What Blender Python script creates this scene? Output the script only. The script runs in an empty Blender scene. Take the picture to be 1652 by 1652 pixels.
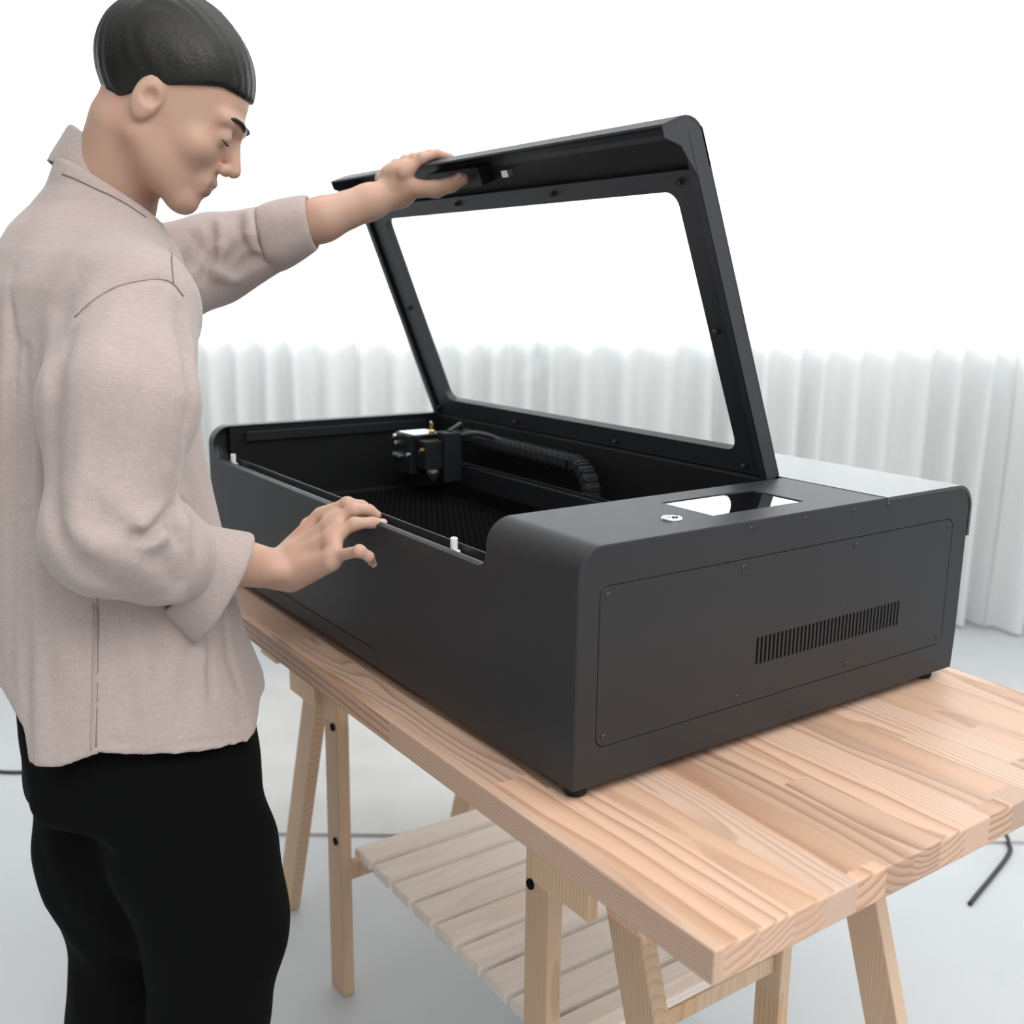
import bpy, bmesh, math, random
import numpy as np
from mathutils import Vector, Matrix
from mathutils.geometry import tessellate_polygon

random.seed(4)
rng = np.random.default_rng(4)
S = bpy.context.scene
COL = S.collection

# ------------------------------------------------------------------ camera
CAM = np.array([0.7713, -0.6238, 0.5097])
YAW, PITCH, ROLL, FPX = 2.5283, 0.2121, 0.0129, 1674.49
_f = np.array([math.cos(PITCH) * math.cos(YAW), math.cos(PITCH) * math.sin(YAW), -math.sin(PITCH)])
_r = np.array([math.sin(YAW), -math.cos(YAW), 0.0])
_u = np.cross(_r, _f)
_r, _u = math.cos(ROLL) * _r + math.sin(ROLL) * _u, -math.sin(ROLL) * _r + math.cos(ROLL) * _u
cam_data = bpy.data.cameras.new('camera')
cam = bpy.data.objects.new('camera', cam_data)
COL.objects.link(cam)
cam.matrix_world = Matrix(((_r[0], _u[0], -_f[0], CAM[0]), (_r[1], _u[1], -_f[1], CAM[1]),
                           (_r[2], _u[2], -_f[2], CAM[2]), (0, 0, 0, 1)))
cam_data.sensor_width = 36
cam_data.lens = 36 * FPX / 1652
cam_data.clip_start = 0.05
cam_data.dof.use_dof = True
cam_data.dof.focus_distance = 1.27
cam_data.dof.aperture_fstop = 5.0
S.camera = cam

# ------------------------------------------------------------------ world, lights, exposure
FLOOR = -0.78
E1 = np.array([0.5735, 0.8192]); E2 = np.array([-0.8192, 0.5735])   # along the window wall / towards it
def room(a, b, z):
    p = CAM[:2] + a * E1 + b * E2
    return (p[0], p[1], z)
W = bpy.data.worlds.new('studio'); S.world = W; W.use_nodes = True
nt = W.node_tree; nt.nodes.clear()
o = nt.nodes.new('ShaderNodeOutputWorld'); bg = nt.nodes.new('ShaderNodeBackground')
tc = nt.nodes.new('ShaderNodeTexCoord'); sx = nt.nodes.new('ShaderNodeSeparateXYZ')
mr = nt.nodes.new('ShaderNodeMapRange'); cr = nt.nodes.new('ShaderNodeValToRGB')
nt.links.new(tc.outputs['Generated'], sx.inputs[0]); nt.links.new(sx.outputs[2], mr.inputs[0])
mr.inputs[1].default_value = -1; mr.inputs[2].default_value = 1
dt = nt.nodes.new('ShaderNodeVectorMath'); dt.operation = 'DOT_PRODUCT'; dt.inputs[1].default_value = (0.86, 0.50, 0.0)
nt.links.new(tc.outputs['Generated'], dt.inputs[0])
sd_ = nt.nodes.new('ShaderNodeMapRange'); sd_.inputs[1].default_value = -1; sd_.inputs[2].default_value = 1; sd_.inputs[3].default_value = 0.33; sd_.inputs[4].default_value = 1.75
nt.links.new(dt.outputs['Value'], sd_.inputs[0])
mu = nt.nodes.new('ShaderNodeVectorMath'); mu.operation = 'SCALE'
nt.links.new(mr.outputs[0], cr.inputs[0]); nt.links.new(cr.outputs[0], mu.inputs[0]); nt.links.new(sd_.outputs[0], mu.inputs[3]); nt.links.new(mu.outputs[0], bg.inputs[0]); nt.links.new(bg.outputs[0], o.inputs[0])
e = cr.color_ramp.elements
e[0].position = 0.30; e[0].color = (0.34, 0.33, 0.32, 1)
e[1].position = 0.92; e[1].color = (1.3, 1.3, 1.3, 1)
m_ = e.new(0.55); m_.color = (0.37, 0.38, 0.39, 1)
bg.inputs[1].default_value = 1.0

def area(name, loc, direction, sx_, sy_, power, color=(1, 1, 1)):
    l = bpy.data.lights.new(name, 'AREA'); l.shape = 'RECTANGLE'; l.size = sx_; l.size_y = sy_
    l.energy = power; l.color = color
    ob = bpy.data.objects.new(name, l); COL.objects.link(ob)
    ob.location = loc
    ob.rotation_euler = Vector(direction).to_track_quat('-Z', 'Y').to_euler()
    return ob
# daylight outside the long window behind the curtains
area('window_daylight', room(0.6, 6.9, 1.15), (-E2[0], -E2[1], 0.0), 14.0, 2.4, 1350, (0.94, 0.975, 1.0))

# added, unseen softbox high behind the camera, brightens shirt and table
area('added_front_fill', room(0.75, -0.25, 1.95), (E2[0] * 0.5 - E1[0] * 0.45, E2[1] * 0.5 - E1[1] * 0.45, -1.0), 1.6, 1.1, 30, (1.0, 0.985, 0.965))

area('added_curtain_fill', room(0.4, 2.0, 1.95), (E2[0], E2[1], -0.85), 3.2, 0.5, 27, (1.0, 1.0, 0.99))  # added lamp out of view, lifts the front of the lower curtain

S.view_settings.view_transform = 'Standard'
S.view_settings.look = 'None'
S.view_settings.gamma = 1
S.view_settings.exposure = 0.0
S.view_settings.use_curve_mapping = False
S.cycles.use_denoising = True
S.cycles.max_bounces = 10
S.cycles.transparent_max_bounces = 12

# ------------------------------------------------------------------ helpers: pixel -> point on a known plane
def _ray(x, y):
    return _f + ((x - 826) / FPX) * _r - ((y - 826) / FPX) * _u
def at(x, y, t):
    return CAM + t * _ray(x, y)
def on(axis, val, x, y):
    d = _ray(x, y)
    return CAM + (val - CAM[axis]) / d[axis] * d

# ------------------------------------------------------------------ materials
def new_mat(name):
    m = bpy.data.materials.new(name); m.use_nodes = True
    b = m.node_tree.nodes['Principled BSDF']
    return m, m.node_tree, b
def node(nt, typ, **kw):
    n = nt.nodes.new(typ)
    for k, v in kw.items(): setattr(n, k, v)
    return n
def math_(nt, op, a, b=None, c=None):
    n = nt.nodes.new('ShaderNodeMath'); n.operation = op
    for i, v in enumerate((a, b, c)):
        if v is None: continue
        if isinstance(v, (int, float)): n.inputs[i].default_value = v
        else: nt.links.new(v, n.inputs[i])
    return n.outputs[0]
def simple(name, col, rough=0.5, metal=0.0, spec=0.5, noise=0.0, nscale=40, bump=0.0, bscale=400, bdist=0.001, coat=0.0, coat_rough=0.1):
    m, nt, b = new_mat(name)
    b.inputs['Base Color'].default_value = (*col, 1)
    b.inputs['Roughness'].default_value = rough
    b.inputs['Metallic'].default_value = metal
    b.inputs['Specular IOR Level'].default_value = spec
    b.inputs['Coat Weight'].default_value = coat
    b.inputs['Coat Roughness'].default_value = coat_rough
    tc = node(nt, 'ShaderNodeTexCoord')
    if noise:
        n = node(nt, 'ShaderNodeTexNoise'); n.inputs['Scale'].default_value = nscale; n.inputs['Detail'].default_value = 4
        nt.links.new(tc.outputs['Object'], n.inputs['Vector'])
        r = node(nt, 'ShaderNodeValToRGB'); el = r.color_ramp.elements
        el[0].position = 0.3; el[1].position = 0.7
        el[0].color = (*[c * (1 - noise) for c in col], 1); el[1].color = (*[min(1, c * (1 + noise)) for c in col], 1)
        nt.links.new(n.outputs[0], r.inputs[0]); nt.links.new(r.outputs[0], b.inputs['Base Color'])
    if bump:
        n = node(nt, 'ShaderNodeTexNoise'); n.inputs['Scale'].default_value = bscale; n.inputs['Detail'].default_value = 2
        nt.links.new(tc.outputs['Object'], n.inputs['Vector'])
        bp = node(nt, 'ShaderNodeBump'); bp.inputs['Strength'].default_value = bump; bp.inputs['Distance'].default_value = bdist
        nt.links.new(n.outputs[0], bp.inputs['Height']); nt.links.new(bp.outputs[0], b.inputs['Normal'])
    return m

M = {}
M['paint'] = simple('charcoal_powder_coat', (0.020, 0.021, 0.0235), 0.46, spec=0.46, noise=0.06, nscale=300, bump=0.6, bscale=1500, bdist=0.00005)
M['paint_rear'] = simple('charcoal_satin_coat', (0.036, 0.037, 0.040), 0.26, spec=0.8, noise=0.05, nscale=300, bump=0.4, bscale=1500, bdist=0.00003)
M['lid'] = simple('lid_paint', (0.035, 0.038, 0.044), 0.45, spec=0.5, bump=0.4, bscale=1500, bdist=0.00004)
M['inner'] = simple('matt_black_cavity', (0.006, 0.0065, 0.007), 0.6, spec=0.25)
M['black'] = simple('black_plastic', (0.010, 0.011, 0.013), 0.45, spec=0.4)
M['dark'] = simple('dark_gap', (0.004, 0.004, 0.004), 0.8, spec=0.1)
M['rubber'] = simple('black_rubber', (0.012, 0.012, 0.012), 0.7, spec=0.3)
M['screw'] = simple('blackened_steel', (0.07, 0.07, 0.075), 0.35, metal=0.7)
M['steel'] = simple('bright_steel', (0.75, 0.76, 0.78), 0.28, metal=1.0)
M['alu'] = simple('silver_plate', (0.88, 0.89, 0.90), 0.3, metal=0.9)
M['chrome'] = simple('polished_chrome', (0.90, 0.88, 0.87), 0.08, metal=1.0)
M['brass'] = simple('brass', (0.75, 0.52, 0.22), 0.3, metal=1.0)
M['whiteplastic'] = simple('white_nylon', (0.82, 0.83, 0.83), 0.4)
M['screen'] = simple('black_glass', (0.002, 0.002, 0.002), 0.03, spec=1.0, coat=1.0, coat_rough=0.01)
M['screen'].node_tree.nodes['Principled BSDF'].inputs['IOR'].default_value = 1.9
M['screen'].node_tree.nodes['Principled BSDF'].inputs['Coat IOR'].default_value = 1.9
M['trouser'] = simple('black_cotton', (0.0026, 0.0028, 0.0031), 0.9, spec=0.1, bump=0.3, bscale=900)
M['hair'] = simple('black_hair', (0.008, 0.007, 0.006), 0.45, spec=0.4, bump=0.6, bscale=250)
M['shoe'] = simple('white_leather', (0.75, 0.74, 0.72), 0.5)
M['eye'] = simple('eye_white', (0.75, 0.73, 0.70), 0.2)
M['iris'] = simple('dark_iris', (0.02, 0.012, 0.008), 0.15)
M['nail'] = simple('nail', (0.62, 0.40, 0.36), 0.3)
M['lip'] = simple('lip', (0.40, 0.22, 0.18), 0.45)
M['wall'] = simple('pale_wall', (0.70, 0.71, 0.70), 0.9, noise=0.03, nscale=3)
M['wframe'] = simple('white_frame', (0.8, 0.8, 0.8), 0.5)
M['floor'] = simple('pale_floor', (0.47, 0.49, 0.505), 0.55, noise=0.05, nscale=2.5, bump=0.05)
M['rug'] = simple('grey_rug', (0.50, 0.50, 0.49), 0.95, noise=0.07, nscale=6, bump=0.5, bscale=300)
M['cord'] = simple('black_cord', (0.02, 0.022, 0.022), 0.5)
M['button'] = simple('button', (0.16, 0.14, 0.13), 0.4)
M['stitch'] = simple('dark_seam_thread', (0.24, 0.195, 0.18), 0.9)

def fabric(name, col):
    m, nt, b = new_mat(name)
    b.inputs['Roughness'].default_value = 0.92; b.inputs['Specular IOR Level'].default_value = 0.15
    b.inputs['Sheen Weight'].default_value = 0.25; b.inputs['Sheen Roughness'].default_value = 0.5
    tc = node(nt, 'ShaderNodeTexCoord')
    hs = []
    for sc in ((900, 900, 90), (90, 90, 900)):
        mp = node(nt, 'ShaderNodeMapping'); mp.inputs['Scale'].default_value = sc
        nt.links.new(tc.outputs['Object'], mp.inputs[0])
        n = node(nt, 'ShaderNodeTexNoise'); n.inputs['Scale'].default_value = 1.0; n.inputs['Detail'].default_value = 2
        nt.links.new(mp.outputs[0], n.inputs['Vector']); hs.append(n.outputs[0])
    weave = math_(nt, 'ADD', hs[0], hs[1])
    big = node(nt, 'ShaderNodeTexNoise'); big.inputs['Scale'].default_value = 22; big.inputs['Detail'].default_value = 5
    big.inputs['Distortion'].default_value = 0.8
    nt.links.new(tc.outputs['Object'], big.inputs['Vector'])
    r = node(nt, 'ShaderNodeValToRGB'); el = r.color_ramp.elements
    el[0].position = 0.7; el[1].position = 1.3 if False else 1.0
    el[0].color = (*[c * 0.93 for c in col], 1); el[1].color = (*[c * 1.07 for c in col], 1)
    w2 = math_(nt, 'MULTIPLY', weave, 0.8)
    nt.links.new(w2, r.inputs[0]); nt.links.new(r.outputs[0], b.inputs['Base Color'])
    b1 = node(nt, 'ShaderNodeBump'); b1.inputs['Strength'].default_value = 0.30; b1.inputs['Distance'].default_value = 0.006
    nt.links.new(big.outputs[0], b1.inputs['Height'])
    b2 = node(nt, 'ShaderNodeBump'); b2.inputs['Strength'].default_value = 0.25; b2.inputs['Distance'].default_value = 0.0006
    nt.links.new(weave, b2.inputs['Height']); nt.links.new(b1.outputs[0], b2.inputs['Normal'])
    nt.links.new(b2.outputs[0], b.inputs['Normal'])
    return m
M['shirt'] = fabric('taupe_linen', (0.435, 0.36, 0.332))

def skin(name, col):
    m, nt, b = new_mat(name)
    b.inputs['Roughness'].default_value = 0.5; b.inputs['Specular IOR Level'].default_value = 0.35
    b.inputs['Subsurface Weight'].default_value = 0.15; b.inputs['Subsurface Radius'].default_value = (1, 0.4, 0.25)
    b.inputs['Subsurface Scale'].default_value = 0.004
    tc = node(nt, 'ShaderNodeTexCoord')
    n = node(nt, 'ShaderNodeTexNoise'); n.inputs['Scale'].default_value = 28; n.inputs['Detail'].default_value = 4
    nt.links.new(tc.outputs['Object'], n.inputs['Vector'])
    r = node(nt, 'ShaderNodeValToRGB'); el = r.color_ramp.elements
    el[0].position = 0.35; el[1].position = 0.7
    el[0].color = (*col, 1); el[1].color = (min(1, col[0] * 1.06), col[1] * 0.94, col[2] * 0.95, 1)
    nt.links.new(n.outputs[0], r.inputs[0]); nt.links.new(r.outputs[0], b.inputs['Base Color'])
    n2 = node(nt, 'ShaderNodeTexNoise'); n2.inputs['Scale'].default_value = 450; n2.inputs['Detail'].default_value = 2
    nt.links.new(tc.outputs['Object'], n2.inputs['Vector'])
    bp = node(nt, 'ShaderNodeBump'); bp.inputs['Strength'].default_value = 0.12; bp.inputs['Distance'].default_value = 0.001
    nt.links.new(n2.outputs[0], bp.inputs['Height']); nt.links.new(bp.outputs[0], b.inputs['Normal'])
    return m
M['skin'] = skin('skin', (0.52, 0.345, 0.255))

def pine(name, light, dark, stave=0.043, length=0.55, axis='x', rough=0.45):
    """solid laminated pine: staves along x, growth rings carried through the solid"""
    m, nt, b = new_mat(name)
    b.inputs['Roughness'].default_value = rough; b.inputs['Specular IOR Level'].default_value = 0.4
    tc = node(nt, 'ShaderNodeTexCoord'); sp = node(nt, 'ShaderNodeSeparateXYZ')
    nt.links.new(tc.outputs['Object'], sp.inputs[0])
    X, Y, Z = sp.outputs
    if axis == 'y': X, Y = Y, X
    if axis == 'z': X, Z = Z, X
    ys = math_(nt, 'DIVIDE', Y, stave)
    iy = math_(nt, 'FLOOR', ys)
    wn = node(nt, 'ShaderNodeTexWhiteNoise', noise_dimensions='1D'); nt.links.new(iy, wn.inputs['W'])
    xs = math_(nt, 'ADD', math_(nt, 'DIVIDE', X, length), math_(nt, 'MULTIPLY', wn.outputs[0], 7.0))
    # finger joint: a tiny zigzag at the butt ends
    zig = math_(nt, 'MULTIPLY', math_(nt, 'PINGPONG', Y, 0.005), 1.2)
    xs = math_(nt, 'ADD', xs, zig)
    ix = math_(nt, 'FLOOR', xs)
    cv = node(nt, 'ShaderNodeCombineXYZ'); nt.links.new(iy, cv.inputs[0]); nt.links.new(ix, cv.inputs[1])
    w3 = node(nt, 'ShaderNodeTexWhiteNoise', noise_dimensions='3D'); nt.links.new(cv.outputs[0], w3.inputs['Vector'])
    sc = node(nt, 'ShaderNodeSeparateColor'); nt.links.new(w3.outputs['Color'], sc.inputs[0])
    r1, r2, r3 = sc.outputs
    yl = math_(nt, 'MULTIPLY', math_(nt, 'SUBTRACT', math_(nt, 'FRACT', ys), 0.5), stave)
    # slow wander along the grain
    mp = node(nt, 'ShaderNodeCombineXYZ')
    nt.links.new(math_(nt, 'ADD', math_(nt, 'MULTIPLY', X, 3.0), math_(nt, 'MULTIPLY', r1, 40.0)), mp.inputs[0])
    nt.links.new(math_(nt, 'MULTIPLY', Y, 14.0), mp.inputs[1]); nt.links.new(math_(nt, 'MULTIPLY', Z, 14.0), mp.inputs[2])
    nz = node(nt, 'ShaderNodeTexNoise'); nz.inputs['Scale'].default_value = 1.0; nz.inputs['Detail'].default_value = 2
    nt.links.new(mp.outputs[0], nz.inputs['Vector'])
    wob = math_(nt, 'MULTIPLY', math_(nt, 'SUBTRACT', nz.outputs[0], 0.5), 0.016)
    yy = math_(nt, 'ADD', yl, math_(nt, 'MULTIPLY', math_(nt, 'SUBTRACT', r1, 0.5), 0.10))
    zz = math_(nt, 'ADD', math_(nt, 'ADD', Z, math_(nt, 'MULTIPLY', math_(nt, 'ADD', r2, 0.35), -0.09)),
               math_(nt, 'MULTIPLY', X, math_(nt, 'MULTIPLY', math_(nt, 'SUBTRACT', r3, 0.5), 0.035)))
    rho = math_(nt, 'ADD', math_(nt, 'SQRT', math_(nt, 'ADD', math_(nt, 'MULTIPLY', yy, yy), math_(nt, 'MULTIPLY', zz, zz))), wob)
    spac = math_(nt, 'ADD', 0.0028, math_(nt, 'MULTIPLY', math_(nt, 'MULTIPLY', r3, r3), 0.010))
    fr = math_(nt, 'FRACT', math_(nt, 'DIVIDE', rho, spac))
    late = math_(nt, 'POWER', fr, 2.6)
    edge = math_(nt, 'SUBTRACT', 1.0, math_(nt, 'SMOOTH_MIN', 1.0, math_(nt, 'MULTIPLY', math_(nt, 'SUBTRACT', 1.0, fr), 9.0), 0.1))
    late = math_(nt, 'MULTIPLY', late, math_(nt, 'SUBTRACT', 1.0, math_(nt, 'MULTIPLY', edge, 0.6)))
    amt = math_(nt, 'MULTIPLY', late, math_(nt, 'ADD', 0.42, math_(nt, 'MULTIPLY', r2, 0.6)))
    mx = node(nt, 'ShaderNodeMix', data_type='RGBA')
    mx.inputs[6].default_value = (*light, 1); mx.inputs[7].default_value = (*dark, 1)
    nt.links.new(amt, mx.inputs[0])
    # fine fibres + block tint
    fp = node(nt, 'ShaderNodeCombineXYZ')
    nt.links.new(math_(nt, 'MULTIPLY', X, 12.0), fp.inputs[0]); nt.links.new(math_(nt, 'MULTIPLY', Y, 700.0), fp.inputs[1]); nt.links.new(math_(nt, 'MULTIPLY', Z, 700.0), fp.inputs[2])
    fn = node(nt, 'ShaderNodeTexNoise'); fn.inputs['Scale'].default_value = 1.0; nt.links.new(fp.outputs[0], fn.inputs['Vector'])
    tint = math_(nt, 'ADD', math_(nt, 'ADD', 0.78, math_(nt, 'MULTIPLY', r1, 0.30)), math_(nt, 'MULTIPLY', math_(nt, 'SUBTRACT', fn.outputs[0], 0.5), 0.18))
    hv = node(nt, 'ShaderNodeHueSaturation')
    nt.links.new(mx.outputs[2], hv.inputs['Color']); nt.links.new(tint, hv.inputs['Value'])
    nt.links.new(math_(nt, 'ADD', 0.92, math_(nt, 'MULTIPLY', r3, 0.2)), hv.inputs['Saturation'])
    nt.links.new(hv.outputs[0], b.inputs['Base Color'])
    bp = node(nt, 'ShaderNodeBump'); bp.inputs['Strength'].default_value = 0.05; bp.inputs['Distance'].default_value = 0.0003
    nt.links.new(late, bp.inputs['Height']); nt.links.new(bp.outputs[0], b.inputs['Normal'])
    return m
M['table'] = pine('laminated_pine', (0.66, 0.45, 0.33), (0.27, 0.145, 0.09))
M['pine_leg'] = pine('pine_leg', (0.74, 0.53, 0.36), (0.55, 0.36, 0.22), stave=0.2, length=3, axis='z', rough=0.6)
M['pine_lit'] = pine('lit_pine_slat', (0.92, 0.85, 0.78), (0.82, 0.69, 0.57), stave=0.2, length=3, axis='y', rough=0.6)  # paler copy of the leg pine, overexposing light painted into the colour

def curtain_mat():
    m = bpy.data.materials.new('white_sheer'); m.use_nodes = True
    nt = m.node_tree; nt.nodes.clear()
    o = node(nt, 'ShaderNodeOutputMaterial'); mix = node(nt, 'ShaderNodeMixShader'); mix.inputs[0].default_value = 0.45
    d = node(nt, 'ShaderNodeBsdfDiffuse'); t = node(nt, 'ShaderNodeBsdfTranslucent')
    d.inputs[0].default_value = (0.88, 0.88, 0.87, 1); t.inputs[0].default_value = (0.88, 0.90, 0.91, 1)
    tc = node(nt, 'ShaderNodeTexCoord'); mp = node(nt, 'ShaderNodeMapping'); mp.inputs['Scale'].default_value = (150, 150, 6)
    n = node(nt, 'ShaderNodeTexNoise'); n.inputs['Scale'].default_value = 1; n.inputs['Detail'].default_value = 3
    nt.links.new(tc.outputs['Object'], mp.inputs[0]); nt.links.new(mp.outputs[0], n.inputs['Vector'])
    bp = node(nt, 'ShaderNodeBump'); bp.inputs['Strength'].default_value = 0.1; bp.inputs['Distance'].default_value = 0.002
    nt.links.new(n.outputs[0], bp.inputs['Height'])
    nt.links.new(bp.outputs[0], d.inputs['Normal'])
    nt.links.new(d.outputs[0], mix.inputs[1]); nt.links.new(t.outputs[0], mix.inputs[2]); nt.links.new(mix.outputs[0], o.inputs[0])
    return m
M['curtain'] = curtain_mat()

def glass_mat():
    m = bpy.data.materials.new('clear_pane'); m.use_nodes = True
    nt = m.node_tree; nt.nodes.clear()
    o = node(nt, 'ShaderNodeOutputMaterial'); mix = node(nt, 'ShaderNodeMixShader')
    t = node(nt, 'ShaderNodeBsdfTransparent'); g = node(nt, 'ShaderNodeBsdfGlossy')
    fr = node(nt, 'ShaderNodeLayerWeight'); fac = math_(nt, 'ADD', 0.02, math_(nt, 'MULTIPLY', math_(nt, 'POWER', fr.outputs['Facing'], 5.0), 0.6))
    t.inputs[0].default_value = (0.97, 0.975, 0.975, 1); g.inputs['Roughness'].default_value = 0.02
    nt.links.new(fac, mix.inputs[0])
    nt.links.new(t.outputs[0], mix.inputs[1]); nt.links.new(g.outputs[0], mix.inputs[2]); nt.links.new(mix.outputs[0], o.inputs[0])
    return m
M['glass'] = glass_mat()

# ------------------------------------------------------------------ object helpers
def tag(o, label=None, cat=None, group=None, kind=None):
    if label: o['label'] = label
    if cat: o['category'] = cat
    if group: o['group'] = group
    if kind: o['kind'] = kind
    return o
def empty(name, loc=(0, 0, 0)):
    o = bpy.data.objects.new(name, None); COL.objects.link(o); o.location = loc; o.empty_display_size = 0.05
    return o
def parent(o, p):
    if p is not None:
        o.parent = p
        o.matrix_parent_inverse = p.matrix_basis.inverted()
def obj(name, bm, mat, par=None, smooth=False, bevel=0.0, seg=2):
    me = bpy.data.meshes.new(name)
    bmesh.ops.recalc_face_normals(bm, faces=bm.faces[:])
    bm.to_mesh(me); bm.free()
    o = bpy.data.objects.new(name, me); COL.objects.link(o)
    me.materials.append(mat)
    if smooth:
        me.polygons.foreach_set('use_smooth', [True] * len(me.polygons))
    if bevel:
        md = o.modifiers.new('bevel', 'BEVEL'); md.width = bevel; md.segments = seg; md.limit_method = 'ANGLE'; md.angle_limit = 0.6
        md.harden_normals = False
    parent(o, par)
    return o
def struct(o):
    o['kind'] = 'structure'; return o
def bx(bm, lo, hi):
    v = [bm.verts.new((x, y, z)) for x in (lo[0], hi[0]) for y in (lo[1], hi[1]) for z in (lo[2], hi[2])]
    for f in ((0, 1, 3, 2), (4, 6, 7, 5), (0, 4, 5, 1), (2, 3, 7, 6), (0, 2, 6, 4), (1, 5, 7, 3)):
        bm.faces.new([v[i] for i in f])
def beam(bm, a, b, w, h, up=(0, 1, 0)):
    """rectangular bar from a to b, w across, h along 'up'"""
    a = Vector(a); b = Vector(b); d = (b - a).normalized(); up = Vector(up)
    s = d.cross(up).normalized(); t = s.cross(d).normalized()
    v = []
    for p in (a, b):
        for i, j in ((-1, -1), (1, -1), (1, 1), (-1, 1)):
            v.append(bm.verts.new(p + s * (i * w / 2) + t * (j * h / 2)))
    for f in ((3, 2, 1, 0), (4, 5, 6, 7), (0, 1, 5, 4), (1, 2, 6, 5), (2, 3, 7, 6), (3, 0, 4, 7)):
        bm.faces.new([v[i] for i in f])
def lathe(bm, prof, origin, axis=(0, 0, 1), n=24):
    """surface of revolution: prof = [(r, h)...]"""
    q = Vector((0, 0, 1)).rotation_difference(Vector(axis).normalized()); o_ = Vector(origin)
    rings = []
    for r, h in prof:
        if r < 1e-6: rings.append([bm.verts.new(o_ + q @ Vector((0, 0, h)))])
        else: rings.append([bm.verts.new(o_ + q @ Vector((r * math.cos(2 * math.pi * k / n), r * math.sin(2 * math.pi * k / n), h))) for k in range(n)])
    for A, B in zip(rings, rings[1:]):
        for k in range(n):
            k2 = (k + 1) % n
            if len(A) == 1 and len(B) > 1: bm.faces.new((A[0], B[k], B[k2]))
            elif len(B) == 1 and len(A) > 1: bm.faces.new((A[k], B[0], A[k2]))
            elif len(A) > 1: bm.faces.new((A[k], B[k], B[k2], A[k2]))
def tube(bm, pts, r, n=10):
    pts = [Vector(p) for p in pts]; rings = []
    for i, p in enumerate(pts):
        d = (pts[min(i + 1, len(pts) - 1)] - pts[max(i - 1, 0)]).normalized()
        s = d.cross(Vector((0.13, 0.2, 0.97))).normalized(); t = d.cross(s)
        rr = r[i] if hasattr(r, '__len__') else r
        rings.append([bm.verts.new(p + s * (rr * math.cos(2 * math.pi * k / n)) + t * (rr * math.sin(2 * math.pi * k / n))) for k in range(n)])
    for A, B in zip(rings, rings[1:]):
        for k in range(n): bm.faces.new((A[k], A[(k + 1) % n], B[(k + 1) % n], B[k]))
    bm.faces.new(rings[0][::-1]); bm.faces.new(rings[-1])
def spline(pts, n=8):
    P = [np.array(p, float) for p in pts]; P = [2 * P[0] - P[1]] + P + [2 * P[-1] - P[-2]]; out = []
    for i in range(1, len(P) - 2):
        for k in range(n):
            t = k / n; a, b, c, d = P[i - 1:i + 3]
            out.append(0.5 * ((2 * b) + (c - a) * t + (2 * a - 5 * b + 4 * c - d) * t * t + (3 * b - a - 3 * c + d) * t ** 3))
    out.append(P[-2]); return out
def rrect(x0, y0, x1, y1, r, n=6):
    """rounded rectangle outline; r one radius or four (bl, br, tr, tl)"""
    rs = r if hasattr(r, '__len__') else (r,) * 4
    out = []
    for (cx, cy, a0), rr in zip(((x0, y0, 180), (x1, y0, 270), (x1, y1, 0), (x0, y1, 90)), rs):
        ccx = cx + (rr if cx == x0 else -rr); ccy = cy + (rr if cy == y0 else -rr)
        if rr == 0: out.append((cx, cy)); continue
        for k in range(n + 1):
            a = math.radians(a0 + 90 * k / n); out.append((ccx + rr * math.cos(a), ccy + rr * math.sin(a)))
    return out
def plate(bm, outline, holes, to3, t0, t1):
    """solid plate: 2D outline with holes, thickness from t0 to t1 along the third axis of to3(u, v, w)"""
    loops = [outline] + list(holes)
    flat = [p for l in loops for p in l]
    tri = tessellate_polygon([[Vector((p[0], p[1], 0)) for p in l] for l in loops])
    top = [bm.verts.new(to3(p[0], p[1], t1)) for p in flat]; bot = [bm.verts.new(to3(p[0], p[1], t0)) for p in flat]
    for a, b, c in tri:
        bm.faces.new((top[a], top[b], top[c])); bm.faces.new((bot[c], bot[b], bot[a]))
    i = 0
    for l in loops:
        n = len(l)
        for k in range(n):
            a, b = i + k, i + (k + 1) % n
            bm.faces.new((top[a], bot[a], bot[b], top[b]))
        i += n

# ------------------------------------------------------------------ setting
bm = bmesh.new()
c = [room(-5, -2.5, FLOOR), room(6, -2.5, FLOOR), room(6, 4.5, FLOOR), room(-5, 4.5, FLOOR)]
v0 = [bm.verts.new(p) for p in c]; v1 = [bm.verts.new((p[0], p[1], FLOOR - 0.1)) for p in c]
bm.faces.new(v0); bm.faces.new(v1[::-1])
for k in range(4): bm.faces.new((v0[k], v1[k], v1[(k + 1) % 4], v0[(k + 1) % 4]))
struct(obj('floor', bm, M['floor']))

SILL = 0.315
def roomplate(bm, outline, holes, b0, b1):
    plate(bm, outline, holes, lambda a, z, b: room(a, b + 0.07 * a, z), b0 - 0.275, b1 - 0.275)
bm = bmesh.new()
roomplate(bm, [(-5, FLOOR), (6, FLOOR), (6, 2.3), (-5, 2.3)], [[(-3.6, SILL), (4.6, SILL), (4.6, 2.05), (-3.6, 2.05)]], 4.2, 4.3)
struct(obj('wall_back', bm, M['wall']))
bm = bmesh.new()
roomplate(bm, [(-3.6, SILL), (4.6, SILL), (4.6, 2.05), (-3.6, 2.05)], [[(-3.55, SILL + 0.05), (4.55, SILL + 0.05), (4.55, 2.0), (-3.55, 2.0)]], 4.23, 4.28)
wf = struct(obj('window_1', bm, M['wframe']))
bm = bmesh.new()
roomplate(bm, [(-3.55, SILL + 0.05), (4.55, SILL + 0.05), (4.55, 2.0), (-3.55, 2.0)], [], 4.252, 4.256)
obj('pane', bm, M['glass'], wf)

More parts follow.
